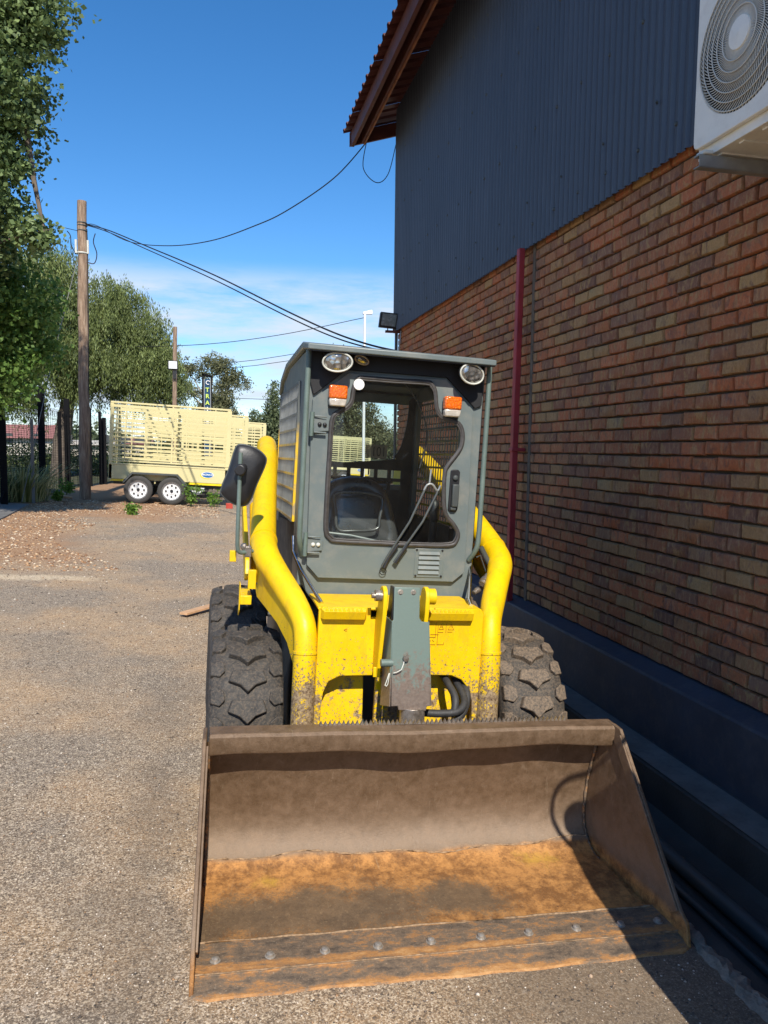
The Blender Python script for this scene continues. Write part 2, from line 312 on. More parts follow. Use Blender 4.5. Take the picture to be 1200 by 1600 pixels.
# ------------------------------------------------------------------ mesh helpers
class MB:
    def __init__(s): s.v = []; s.f = []
    def add(s, vs, fs):
        b = len(s.v); s.v += [tuple(map(float, v)) for v in vs]; s.f += [tuple(i + b for i in f) for f in fs]; return s
    def box(s, x0, x1, y0, y1, z0, z1):
        return s.add([(x0, y0, z0), (x1, y0, z0), (x1, y1, z0), (x0, y1, z0), (x0, y0, z1), (x1, y0, z1), (x1, y1, z1), (x0, y1, z1)],
                     [(0, 3, 2, 1), (4, 5, 6, 7), (0, 1, 5, 4), (1, 2, 6, 5), (2, 3, 7, 6), (3, 0, 4, 7)])
    def hexa(s, p):  # 8 points: bottom ring then top ring
        return s.add(p, [(0, 3, 2, 1), (4, 5, 6, 7), (0, 1, 5, 4), (1, 2, 6, 5), (2, 3, 7, 6), (3, 0, 4, 7)])
    def prism(s, poly, ax, a, b):
        def P(u, v, w): return {'x': (w, u, v), 'y': (u, w, v), 'z': (u, v, w)}[ax]
        n = len(poly); vs = [P(u, v, a) for u, v in poly] + [P(u, v, b) for u, v in poly]
        return s.add(vs, [tuple(range(n))[::-1], tuple(range(n, 2 * n))] + [(i, (i + 1) % n, n + (i + 1) % n, n + i) for i in range(n)])
    def tube(s, pts, r, seg=10, closed=False, caps=True):
        P = [Vector(p) for p in pts]; n = len(P); R = r if isinstance(r, (list, tuple)) else [r] * n
        T = []
        for i in range(n):
            if closed: t = P[(i + 1) % n] - P[i - 1]
            else: t = P[min(i + 1, n - 1)] - P[max(i - 1, 0)]
            T.append(t.normalized())
        u = T[0].orthogonal().normalized(); vs = []
        for i in range(n):
            u = (u - T[i] * u.dot(T[i])).normalized(); w = T[i].cross(u)
            for k in range(seg):
                a = 2 * pi * k / seg; vs.append(P[i] + (u * cos(a) + w * sin(a)) * R[i])
        fs = []
        for i in range(n if closed else n - 1):
            j = (i + 1) % n
            for k in range(seg):
                k2 = (k + 1) % seg; fs.append((i * seg + k, i * seg + k2, j * seg + k2, j * seg + k))
        if caps and not closed: fs += [tuple(range(seg))[::-1], tuple(range((n - 1) * seg, n * seg))]
        return s.add(vs, fs)
    def cyl(s, p0, p1, r0, r1=None, seg=16): return s.tube([p0, p1], [r0, r0 if r1 is None else r1], seg)
    def lathe(s, prof, c, ax='x', seg=32, closed=False, cap=True):   # prof: (axial, radius)
        vs = []
        for k in range(seg):
            a = 2 * pi * k / seg
            for (h, r) in prof:
                d = (h, r * cos(a), r * sin(a)) if ax == 'x' else ((r * cos(a), h, r * sin(a)) if ax == 'y' else (r * cos(a), r * sin(a), h))
                vs.append((c[0] + d[0], c[1] + d[1], c[2] + d[2]))
        n = len(prof); fs = []
        for k in range(seg):
            k2 = (k + 1) % seg
            for i in range(n if closed else n - 1):
                i2 = (i + 1) % n; fs.append((k * n + i, k2 * n + i, k2 * n + i2, k * n + i2))
        if not closed and cap:
            if prof[0][1] > 1e-6: fs.append(tuple(k * n for k in range(seg)))
            if prof[-1][1] > 1e-6: fs.append(tuple(k * n + n - 1 for k in range(seg))[::-1])
        return s.add(vs, fs)
    def plate(s, outer, holes, y0, y1, ax='y'):   # flat plate with holes
        bm = bmesh.new(); loops = [outer] + holes; idx = 0; es = []; P2 = []
        for lp in loops:
            vs = [bm.verts.new((u, v, 0)) for u, v in lp]; P2 += lp
            es += [bm.edges.new((vs[i], vs[(i + 1) % len(vs)])) for i in range(len(vs))]
        bm.verts.index_update()
        bmesh.ops.triangle_fill(bm, use_beauty=True, use_dissolve=False, edges=es)
        tris = [tuple(v.index for v in f.verts) for f in bm.faces]; bm.free(); n = len(P2)
        def P(u, v, w): return (u, w, v) if ax == 'y' else ((w, u, v) if ax == 'x' else (u, v, w))
        vs = [P(u, v, y0) for u, v in P2] + [P(u, v, y1) for u, v in P2]
        fs = tris + [tuple(i + n for i in t[::-1]) for t in tris]; b = 0
        for lp in loops:
            k = len(lp); fs += [(b + i, b + (i + 1) % k, n + b + (i + 1) % k, n + b + i) for i in range(k)]; b += k
        return s.add(vs, fs)

OFF = {}
def mesh_from(mb, off, name, mat, smooth=None):
    me = bpy.data.meshes.new(name)
    me.from_pydata([(v[0] - off[0], v[1] - off[1], v[2] - off[2]) for v in mb.v], [], mb.f)
    bm = bmesh.new(); bm.from_mesh(me); bmesh.ops.recalc_face_normals(bm, faces=bm.faces); bm.to_mesh(me); bm.free()
    if mat is not None: me.materials.append(mat)
    if smooth is not None:
        me.shade_smooth() if hasattr(me, 'shade_smooth') else None
        me.set_sharp_from_angle(angle=radians(smooth))
    me.update(); return me
def part(name, mb, mat, parent, smooth=40, bevel=0., label=None, kind=None):
    off = OFF[parent.name]
    o = bpy.data.objects.new(name, mesh_from(mb, off, name, MT[mat] if isinstance(mat, str) else mat, smooth)); COL.objects.link(o)
    o.parent = parent; OFF[o.name] = off
    if bevel: bv = o.modifiers.new('bevel', 'BEVEL'); bv.width = bevel; bv.segments = 2; bv.limit_method = 'ANGLE'; bv.angle_limit = radians(35)
    if label: o['label'] = label
    if kind: o['kind'] = kind
    return o
def tag(o, label, cat, group=None, kind=None):
    o['label'] = label; o['category'] = cat
    if group: o['group'] = group
    if kind: o['kind'] = kind
    return o
def thing(name, label, cat, loc=(0, 0, 0), rot=(0, 0, 0), off=None, group=None):
    o = bpy.data.objects.new(name, None); COL.objects.link(o); o.location = loc; o.rotation_euler = rot
    o.empty_display_size = .1; OFF[o.name] = off if off is not None else loc
    return tag(o, label, cat, group)
def solo(name, mb, mat, loc, label=None, cat=None, smooth=40, bevel=0, kind=None, group=None):
    o = bpy.data.objects.new(name, mesh_from(mb, loc, name, MT[mat] if isinstance(mat, str) else mat, smooth)); COL.objects.link(o); o.location = loc
    OFF[o.name] = loc
    if bevel: bv = o.modifiers.new('bevel', 'BEVEL'); bv.width = bevel; bv.segments = 2; bv.limit_method = 'ANGLE'
    if label: o['label'] = label
    if cat: o['category'] = cat
    if kind: o['kind'] = kind
    if group: o['group'] = group
    return o
def catmull(pts, n=4, closed=True):
    N = len(pts); out = []
    dim = len(pts[0])
    for i in range(N if closed else N - 1):
        g = (lambda k: pts[k % N]) if closed else (lambda k: pts[min(max(k, 0), N - 1)])
        p0, p1, p2, p3 = g(i - 1), g(i), g(i + 1), g(i + 2)
        for j in range(n):
            t = j / n
            out.append(tuple(.5 * (2 * p1[d] + (p2[d] - p0[d]) * t + (2 * p0[d] - 5 * p1[d] + 4 * p2[d] - p3[d]) * t * t + (3 * p1[d] - p0[d] - 3 * p2[d] + p3[d]) * t ** 3) for d in range(dim)))
    if not closed: out.append(tuple(pts[-1]))
    return out
def clone(o, parent=None):
    c = o.copy(); COL.objects.link(c); c.parent = parent
    for ch in list(o.children): clone(ch, c)
    return c
def text_mesh(txt, size, mat, parent, M, name='lettering', depth=.002, bold=0.0, space=1.0):
    cu = bpy.data.curves.new('t', 'FONT'); cu.body = txt; cu.size = size; cu.extrude = depth; cu.offset = bold; cu.align_x = 'CENTER'; cu.align_y = 'CENTER'; cu.space_line = space
    t = bpy.data.objects.new('t', cu); COL.objects.link(t)
    me = bpy.data.meshes.new_from_object(t.evaluated_get(bpy.context.evaluated_depsgraph_get()))
    bpy.data.objects.remove(t); me.transform(M); me.materials.clear(); me.materials.append(MT[mat])
    o = bpy.data.objects.new(name, me); COL.objects.link(o); o.parent = parent; return o
def soup(name, V, F, tint, mat):   # numpy mesh: V (n,3), F (m,k)
    me = bpy.data.meshes.new(name); k = F.shape[1]
    me.vertices.add(len(V)); me.vertices.foreach_set('co', V.astype(np.float32).ravel())
    me.loops.add(F.size); me.loops.foreach_set('vertex_index', F.astype(np.int32).ravel())
    me.polygons.add(len(F)); me.polygons.foreach_set('loop_start', (np.arange(len(F)) * k).astype(np.int32))
    if tint is not None:
        a = me.attributes.new('tint', 'FLOAT', 'POINT'); a.data.foreach_set('value', tint.astype(np.float32))
    me.update(calc_edges=True); me.materials.append(MT[mat]); return me

# ------------------------------------------------------------------ ground
S = .05; TILT = atan(S)
def gz(x, y=0): return -S * min(max(x, -14), 1.62) if x <= 1.62 else -.081
def LW(p):  # loader-frame point to world
    x, y, z = p; return (x * cos(TILT) + z * sin(TILT), y, -x * sin(TILT) + z * cos(TILT))
g = MB()
xs = [-300, -60, -14, 1.62]
for i in range(3):
    x0, x1 = xs[i], xs[i + 1]; g.add([(x0, -40, gz(x0)), (x1, -40, gz(x1)), (x1, 1200, gz(x1)), (x0, 1200, gz(x0))], [(0, 1, 2, 3)])
g.add([(1.62, 11.6, -.081), (300, 11.6, -.081), (300, 1200, -.081), (1.62, 1200, -.081)], [(0, 1, 2, 3)])
g.add([(1.62, -40, -.081), (300, -40, -.081), (300, -8, -.081), (1.62, -8, -.081)], [(0, 1, 2, 3)])
solo('ground', g, 'ground', (0, 0, 0), kind='structure', smooth=None)
g = MB(); g.add([(-60, 17.5, gz(-14) + .004), (-14, 17.5, gz(-14) + .004), (-14, 400, gz(-14) + .004), (-60, 400, gz(-14) + .004)], [(0, 1, 2, 3)])
g.add([(-14, 17.5, gz(-14) + .004), (-4.85, 17.5, gz(-4.85) + .004), (-4.2, 31, gz(-4.2) + .004), (-14, 31, gz(-14) + .004)], [(0, 1, 2, 3)])
g.add([(-14, 31, gz(-14) + .004), (-4.2, 31, gz(-4.2) + .004), (30, 46, -.05), (30, 400, -.05), (-14, 400, gz(-14) + .004)], [(0, 1, 2, 3, 4)])
solo('lawn', g, 'grass', (0, 0, 0), kind='structure', smooth=None)
g = MB(); g.prism([(-5.6, 12), (-4.02, 12.5), (-4.1, 16), (-4.22, 19.3), (-5.6, 19.5)], 'z', .02, .0)
g = MB(); pp = [(-5.6, 12), (-3.75, 12.5), (-3.95, 16), (-4.22, 19.3), (-5.6, 19.5)]
g.add([(x, y, gz(x) + .03) for x, y in pp] + [(x, y, gz(x) - .05) for x, y in pp], [(0, 1, 2, 3, 4)] + [(i, (i + 1) % 5, 5 + (i + 1) % 5, 5 + i) for i in range(5)])
solo('path', g, 'concrete', (0, 0, 0), kind='structure', smooth=None)

# drain channel along the wall
g = MB(); Y0, Y1 = -8, 11.6
prof = [(1.62, -.0815), (1.70, -.079), (1.735, -.085), (1.76, -.19), (1.90, -.24), (2.20, -.24), (2.235, -.21), (2.232, -.03), (2.245, -.018), (2.45, -.015), (2.45, -.5), (1.62, -.5)]
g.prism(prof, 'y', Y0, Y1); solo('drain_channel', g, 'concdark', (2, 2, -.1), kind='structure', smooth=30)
g = MB(); n = 420; pv = []; V = []
for i in range(n + 1):
    y = .8 + i * .022; j = lambda a: random.uniform(-a, a)
    V.append([(1.615 + j(.014) + .006 * sin(y * 9), y, -.083), (1.635 + j(.01), y, -.066 + j(.006)), (1.665 + j(.012), y, -.068 + j(.006)), (1.685 + j(.014), y, -.082)])
vs = [p for r in V for p in r]; fs = [(i * 4 + k, i * 4 + k + 1, i * 4 + k + 5, i * 4 + k + 4) for i in range(n) for k in range(3)]
g.add(vs, fs); solo('kerb_mortar', g, 'mortar_pale', (1.65, 2, -.08), kind='structure', smooth=None)
g = MB(); g.add([(2.24, Y0, -.012), (2.42, Y0, -.012), (2.42, Y1, -.012), (2.24, Y1, -.012)], [(0, 1, 2, 3)])
solo('ledge', g, 'concrete', (2.3, 2, -.01), kind='structure', smooth=None)
for xx, zz, rr, lb in ((2.03, -.20, .036, 'thicker dark pipe lying along the gutter beside the ledge'), (1.93, -.222, .017, 'thin dark pipe lying in the gutter nearest the asphalt')):
    g = MB(); g.tube([(xx + .012 * sin(k * 1.3), Y0 + .4 + k * .8, zz) for k in range(23)], rr, 10)
    solo('drain_pipe', g, 'greydk', (xx, 2, zz), lb, 'pipe', group='pipes in the gutter')

# ------------------------------------------------------------------ warehouse
WX = 2.57
bld = thing('warehouse', 'tall brick warehouse with slate blue corrugated upper cladding and red roof eave', 'building', (WX, 3, 0))
g = MB(); g.box(WX + .013, 14, -8, 10.42, -.05, 3.6); g.box(WX + .03, 14, -8, 10.42, 3.6, 6.0)
part('wall', g, 'mortar', bld, smooth=None)
# bricks laid course by course
CH, BL = .0815, .208
cells = []
z = .385; row = 0
while z < 3.34:
    y = 10.42 - (0 if row % 2 else BL / 2); first = row % 2 == 0
    if first: cells.append((10.42 - BL / 4, z, BL / 2 - .01, row))
    if first: pass
    while y > -.2:
        if True:
            cells.append((y - BL / 2, z, BL - .018, row))
        y -= BL
    z += CH; row += 1
def appsize(c):
    y, z = c[0], c[1]; dx, dy, dz = WX, y, z - 1.62
    dep = Vector((dx, dy, dz)).dot(fwd)
    if dep < .3: return 0
    px = 600 + 1180 * Vector((dx, dy, dz)).dot(rt) / dep; py = 800 - 1180 * Vector((dx, dy, dz)).dot(upv) / dep
    if px > 1225 or py < -20 or py > 1620: return 0
    if px > 1085 and py < 262: return 0
    return 1 / dep
order = sorted(range(len(cells)), key=lambda i: -appsize(cells[i]))
big = set(order[:300])
def brick_geo(w, h, rs):
    J = lambda a: rs.uniform(-a, a)
    w /= 2; h /= 2; b = .006
    ring = [(-w, -h), (w, -h), (w, h), (-w, h)]
    rr = [(u + J(.0018), v + J(.0022)) for u, v in ring]
    mid = [(-w * .35 + J(.02), -h + J(.0045)), (w * .3 + J(.02), h + J(.003))]
    outer = [rr[0], (mid[0][0], mid[0][1]), rr[1], rr[2], (mid[1][0], mid[1][1]), rr[3]]
    V = [(.016, u, v) for u, v in outer] + [(-.003 + J(.001), u, v) for u, v in outer]
    V += [(-.012 + J(.0025), u * (1 - b / w), v - math.copysign(b, v)) for u, v in outer]
    F = []
    for L0 in (0, 6):
        F += [(L0 + i, L0 + (i + 1) % 6, L0 + 6 + (i + 1) % 6, L0 + 6 + i) for i in range(6)]
    F += [tuple(range(12, 18))]
    return V, F
rs = random.Random(3)
variants = []
for k in range(14):
    V, F = brick_geo(BL - .018, CH - .0105, rs); mbk = MB().add(V, F); variants.append(mesh_from(mbk, (0, 0, 0), 'brick', MT['brick'], 50))
mass = MB(); mt = []
for i, c in enumerate(cells):
    y, z, w, row = c
    tone = rs.random()
    zc = z + CH / 2 + rs.uniform(-.0015, .0015); xc = WX + rs.uniform(-.0035, .0025)
    if i in big:
        o = bpy.data.objects.new('brick', rs.choice(variants)); COL.objects.link(o); o.parent = bld
        o.location = (xc - WX, y - 3, zc); o.rotation_euler = (rs.uniform(-.012, .012), rs.uniform(-.03, .03), rs.uniform(-.02, .02))
        o.scale = (1, w / (BL - .018), 1); o['tone'] = tone
    else:
        V, F = brick_geo(w, CH - .0105, rs); mass.add([(v[0] + xc, v[1] + y, v[2] + zc) for v in V], F); mt += [tone] * len(V)
o = part('brick', mass, 'brick', bld, smooth=None, kind='stuff', label='further bricks of the same wall')
a = o.data.attributes.new('tint', 'FLOAT', 'POINT'); a.data.foreach_set('value', mt)
for mm in (MT['brick'],): pass
g = MB(); g.box(2.44, WX + .02, -8, 10.45, -.03, .335); g.hexa([(2.44, -8, .335), (WX + .02, -8, .335), (WX + .02, 10.45, .335), (2.44, 10.45, .335), (2.448, -8, .35), (WX + .02, -8, .388), (WX + .02, 10.45, .388), (2.448, 10.45, .35)])
part('plinth', g, 'plinth', bld, smooth=30)
# cladding sheets (corrugated)
PITCH_C = .076
def corr(n_c, length, amp, seg=8):
    V = []; F = []; pts = []
    for k in range(n_c):
        b = k * PITCH_C
        pts += [(0, b), (0, b + .040), (amp * .5, b + .045), (amp, b + .053), (amp, b + .063), (amp * .5, b + .071)]
    pts.append((0, n_c * PITCH_C))
    for a, t in pts: V += [(-a, t, 0), (-a, t, length)]
    for i in range(len(pts) - 1): F.append((2 * i, 2 * i + 2, 2 * i + 3, 2 * i + 1))
    return V, F
V, F = corr(9, 3.0, .019); sheet = mesh_from(MB().add(V, F), (0, 0, 0), 'cladding_sheet', MT['clad'], 25)
y = 10.44; k = 0
while y > -6:
    o = bpy.data.objects.new('cladding_sheet', sheet); COL.objects.link(o); o.parent = bld
    o.location = (2.513 - WX + (.0025 if k % 2 else 0), y - 9 * PITCH_C - 3, 3.262 + random.uniform(-.004, .004)); y -= 9 * PITCH_C - .002 ; k += 1
g = MB(); g.box(2.495, 2.60, 10.42, 10.455, 3.25, 6.0); part('corner_flashing', g, 'clad', bld)
g = MB(); 
for zz in (3.42, 4.15, 4.9, 5.6):
    yy = 10.3
    while yy > 1:
        g.cyl((2.498, yy, zz), (2.487, yy, zz), .015, .010, 6); yy -= PITCH_C * 5
for yy in np.arange(1.0, 10.3, PITCH_C * 8): g.cyl((2.498, yy, 3.62), (2.487, yy, 3.62), .009, .006, 6)
part('cladding_screws', g, 'greydk', bld, kind='stuff')
# roof: sheets run up from the eave
RS = .31
V = []; F = []; npts = []
for k_ in range(3):
    b_ = k_ * .228
    npts += [(b_, 0.), (b_ + .135, 0.), (b_ + .155, .036), (b_ + .205, .036)]
npts.append((.684, 0.))
for yy, hh in npts: V += [(hh, yy, 0), (hh, yy, 7.5)]
for i in range(len(npts) - 1): F.append((2 * i, 2 * i + 2, 2 * i + 3, 2 * i + 1))
V = [(v[2] / sqrt(1 + RS * RS) - v[0] * RS, v[1], v[2] * RS / sqrt(1 + RS * RS) + v[0]) for v in V]
rsheet = mesh_from(MB().add(V, F), (0, 0, 0), 'roof_sheet', MT['roof'], 20)
y = 10.92; k = 0
while y > -7:
    o = bpy.data.objects.new('roof_sheet', rsheet); COL.objects.link(o); o.parent = bld
    o.location = (1.847 - WX, y - 9 * PITCH_C - 3, 6.062 + (.002 if k % 2 else 0)); y -= 9 * PITCH_C - .002; k += 1
def roofz(x): return 6.052 + (x - 1.847) * RS
g = MB(); g.box(1.945, 1.99, -7, 10.86, roofz(1.95) - .215, roofz(1.95) - .012); part('fascia_board', g, 'roofwood', bld)
g = MB(); g.box(2.09, 2.125, -7, 10.84, roofz(2.06) - .20, roofz(2.06) - .012); part('purlin', g, 'roofwood', bld)
g = MB(); g.box(2.12, 2.14, -7, 10.83, roofz(2.06) - .22, roofz(2.06) - .20); part('lit_batten', g, 'lit_batten', bld)
g = MB(); x1 = 9; g.hexa([(1.93, 10.86, roofz(1.93) - .20), (x1, 10.86, roofz(x1) - .20), (x1, 10.90, roofz(x1) - .20), (1.93, 10.90, roofz(1.93) - .20), (1.93, 10.86, roofz(1.93) - .012), (x1, 10.86, roofz(x1) - .012), (x1, 10.90, roofz(x1) - .012), (1.93, 10.90, roofz(1.93) - .012)])
part('barge_board', g, 'roofwood', bld)
g = MB(); g.prism([(2.51, 6.0), (9, 6.0), (9, roofz(9) - .02), (2.51, roofz(2.51) - .015)], 'y', 10.40, 10.42); part('gable_wall', g, 'clad', bld, smooth=None)
g = MB(); g.hexa([(2.44, 5.93, .35), (2.49, 5.93, .35), (2.49, 5.99, .35), (2.44, 5.99, .35), (2.44, 5.86, 3.262), (2.49, 5.86, 3.262), (2.49, 5.92, 3.262), (2.44, 5.92, 3.262)]); g.box(2.43, 2.55, 5.885, 5.965, 1.62, 1.65); part('downpipe', g, 'redpipe', bld, bevel=.006, label='dull red square downpipe on the brick wall')
g = MB(); g.box(2.5515, 2.585, 5.800, 5.845, .372, 3.30); part('expansion_joint', g, 'jointgrey', bld, smooth=None)
g = MB(); g.cyl((2.52, 10.37, .4), (2.52, 10.37, 3.25), .022); part('conduit', g, 'greydk', bld)
g = MB(); g.box(2.46, 2.54, 10.18, 10.27, 2.78, 2.93); part('junction_box', g, 'galv', bld, bevel=.01)
g = MB(); g.tube([(2.52, 10.22, 2.93), (2.53, 10.2, 3.1), (2.55, 10.22, 3.27)], .008, 6); part('lead', g, 'galv', bld)

# floodlight on the far corner
fl = thing('floodlight', 'black framed square floodlight bracketed to the far warehouse corner', 'floodlight', (2.37, 10.3, 3.25))
g = MB(); g.hexa([(2.25, 10.28, 3.30), (2.50, 10.28, 3.285), (2.50, 10.34, 3.285), (2.25, 10.34, 3.30), (2.27, 10.24, 3.50), (2.52, 10.24, 3.485), (2.52, 10.31, 3.485), (2.27, 10.31, 3.50)]); part('housing', g, 'black', fl, bevel=.008)
g = MB(); g.add([(2.275, 10.267, 3.322), (2.477, 10.267, 3.31), (2.493, 10.233, 3.465), (2.293, 10.233, 3.478)], [(0, 1, 2, 3)]); part('face', g, 'lamp_glass', fl, smooth=None)
g = MB(); g.box(2.35, 2.56, 10.28, 10.33, 3.232, 3.262); g.cyl((2.38, 10.3, 3.26), (2.38, 10.3, 3.30), .008); g.cyl((2.46, 10.3, 3.26), (2.46, 10.3, 3.30), .008); part('bracket', g, 'roofwood', fl)

# ------------------------------------------------------------------ air conditioner
ac = thing('air_conditioner', 'weathered white outdoor air conditioner with round fan grille high on the brick wall', 'air conditioner', (2.2, 2.5, 2.83))
FX = 1.985; yc, zc = 2.632, 3.215; R0 = .272
g = MB(); circ = [(yc + R0 * cos(a), zc + R0 * sin(a)) for a in np.linspace(0, 2 * pi, 49)[:-1]]
fy0, fy1, fz0, fz1, rr_ = 2.07, 2.925, 2.885, 3.56, .03
outer = []
for cx_, cz_, a0 in ((fy1 - rr_, fz1 - rr_, 0), (fy0 + rr_, fz1 - rr_, 90), (fy0 + rr_, fz0 + rr_, 180), (fy1 - rr_, fz0 + rr_, 270)):
    outer += [(cx_ + rr_ * cos(radians(a0 + t)), cz_ + rr_ * sin(radians(a0 + t))) for t in (0, 30, 60, 90)]
g.plate(outer, [circ], FX, FX + .022, 'x'); part('front_panel', g, 'acwhite', ac, bevel=.006)
g = MB(); g.box(FX + .024, 2.29, 2.075, 2.92, 2.845, 2.905); g.box(FX + .024, 2.29, 2.075, 2.08, 2.905, 3.55); g.box(FX + .024, 2.29, 2.915, 2.92, 2.905, 3.55); g.box(FX + .024, 2.29, 2.08, 2.915, 3.55, 3.56); g.box(2.285, 2.29, 2.08, 2.915, 2.905, 3.55)
part('casing', g, 'acwhite', ac, bevel=.004)
g = MB()
for k in range(6): 
    g.box(FX + .05, 2.27, 2.15 + k * .13, 2.18 + k * .13, 2.838, 2.846)
part('base_ribs', g, 'acwhite', ac)
g = MB(); g.lathe([(0, .06), (-.008, .058), (-.012, .0)], (FX - .018, yc, zc), 'x', 32); part('grille_hub', g, 'acwhite', ac)
g = MB()
for r in (.095, .133, .168, .202, .235, .266):
    bulge = .026 * (1 - (r / R0) ** 2)
    g.tube([(FX - bulge - .002, yc + r * cos(a), zc + r * sin(a)) for a in np.linspace(0, 2 * pi, 49)[:-1]], .0026, 6, closed=True)
part('grille_rings', g, 'acgrille', ac)
g = MB(); nv = 92
for k in range(nv):
    a0 = 2 * pi * k / nv; pts = []
    for j in range(9):
        r = .056 + (R0 - .056) * j / 8; a = a0 + 1.15 * (j / 8) ** .9; pts.append((FX - .022 * (1 - (r / R0) ** 2) + .002, yc + r * cos(a), zc + r * sin(a)))
    g.tube(pts, .0022, 4, caps=False)
part('grille_wires', g, 'acgrille', ac, kind='stuff')
g = MB()
for k in range(3):
    a = 2 * pi * k / 3 + .4; vs = []
    for j in range(7):
        r = .07 + .17 * j / 6; w = .5
        vs += [(FX + .06, yc + r * cos(a), zc + r * sin(a)), (FX + .11, yc + r * cos(a + 1.5), zc + r * sin(a + 1.5))]
    g.add(vs, [(2 * j, 2 * j + 1, 2 * j + 3, 2 * j + 2) for j in range(6)])
g.lathe([(.05, .0), (.05, .07), (.12, .07)], (FX, yc, zc), 'x', 20)
part('fan', g, 'greydk', ac)
g = MB(); g.box(2.20, 2.22, 2.09, 2.91, 2.915, 3.54); g.box(FX + .03, 2.20, 2.905, 2.910, 2.915, 3.54); g.box(FX + .03, 2.20, 2.905 - .8, 2.91 - .8, 2.915, 3.54); g.box(FX + .03, 2.20, 2.11, 2.90, 2.910, 2.916); g.box(FX + .03, 2.20, 2.11, 2.90, 3.535, 3.541); part('coil_and_liner', g, 'black', ac)  # black inner sheets added to darken the casing, standing in for shade
for yy, nm in ((2.80, 0), (2.22, 1)):
    g = MB(); g.box(1.93, WX - .004, yy - .003, yy, 2.78, 2.825); g.box(1.93, WX - .004, yy, yy + .035, 2.822, 2.828); g.box(1.93, WX - .004, yy, yy + .035, 2.777, 2.782)
    g.box(WX - .03, WX - .013, yy - .004, yy + .04, 2.70, 2.78)
    part('support_bracket', g, 'galv', ac)
g = MB(); g.box(1.945, 1.99, 2.79, 2.845, 2.828, 2.845); part('rubber_foot', g, 'clamp', ac, bevel=.005)
g = MB(); g.tube([(2.29, 2.3, 3.0), (2.45, 2.25, 2.95), (2.52, 2.2, 3.1), (2.53, 2.15, 3.25)], .02, 8); part('pipe_run', g, 'white', ac)

# ------------------------------------------------------------------ skid steer loader (built in its own frame, tilted with the ground)
LO = (.765, 3.55, 0.)
ldr = thing('skid_steer_loader', 'yellow skid steer loader with grey cab and wide rusty bucket on the ground', 'loader', LW(LO), (0, TILT, 0), LO)
def lp(name, mb, mat, smooth=40, bevel=0., label=None, kind=None, parent=None): return part(name, mb, mat, parent or ldr, smooth, bevel, label, kind)
# --- bucket
BX0, BX1 = -.062, 1.592
prof = [(2.36, .012), (2.50, .02), (2.62, .024), (2.70, .032)]
for t in range(0, 9):
    a = radians(-78 + t * 11); prof.append((2.705 + .15 * cos(a), .178 + .15 * sin(a)))
prof += [(2.845, .30), (2.812, .42), (2.775, .54)]
prof = [(y, z) for y, z in prof]
NXB = 40; g = MB(); vs = []; T = .012
def dent(x, y, z): return .006 * sin(x * 7 + 1) * sin(z * 9) + .004 * sin(x * 17 + z * 5)
for side in (0, 1):
    for i in range(NXB + 1):
        fx = i / NXB; 
        for (y, z) in prof:
            bx0 = BX0 + .012 * min(1, max(0, (y - 2.3) / .5)); bx1 = BX1 - .045 * min(1, max(0, (y - 2.3) / .5))
            x = bx0 + (bx1 - bx0) * fx; d = dent(x, y, z)
            vs.append((x, y + d * .8 + (T if side else 0), z + d * .35 - (T if side else 0)))
n = len(prof); N1 = (NXB + 1) * n; fs = []
for i in range(NXB):
    for k in range(n - 1):
        q = (i * n + k, (i + 1) * n + k, (i + 1) * n + k + 1, i * n + k + 1); fs.append(q); fs.append(tuple(j + N1 for j in q[::-1]))
for k in range(n - 1):
    fs.append((k, k + 1, N1 + k + 1, N1 + k)); b = NXB * n; fs.append((b + k, b + k + 1, N1 + b + k + 1, N1 + b + k))
for i in range(NXB):
    fs.append((i * n, (i + 1) * n, N1 + (i + 1) * n, N1 + i * n)); fs.append((i * n + n - 1, (i + 1) * n + n - 1, N1 + (i + 1) * n + n - 1, N1 + i * n + n - 1))
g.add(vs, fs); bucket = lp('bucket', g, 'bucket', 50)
# rolled top lip
g = MB(); lipn = 30; sec = [(2.690, .520), (2.684, .530), (2.684, .588), (2.694, .598), (2.768, .600), (2.768, .588), (2.70, .584), (2.697, .520)]
vs = []; fs = []
for i in range(lipn + 1):
    x = BX0 + .02 + (BX1 - BX0 - .04) * i / lipn; dd = .005 * sin(x * 6.5) + .003 * sin(x * 15 + 1) - .006 * math.exp(-((x - .80) / .18) ** 2)
    vs += [(x, y, z + (dd if k in (0, 1, 7) else dd * .3)) for k, (y, z) in enumerate(sec)]
m_ = len(sec)
for i in range(lipn):
    for k in range(m_): k2 = (k + 1) % m_; fs.append((i * m_ + k, (i + 1) * m_ + k, (i + 1) * m_ + k2, i * m_ + k2))
fs += [tuple(range(m_)), tuple(range(lipn * m_, lipn * m_ + m_))]
g.add(vs, fs); lp('top_lip', g, 'bucket', 35, .002, parent=bucket)
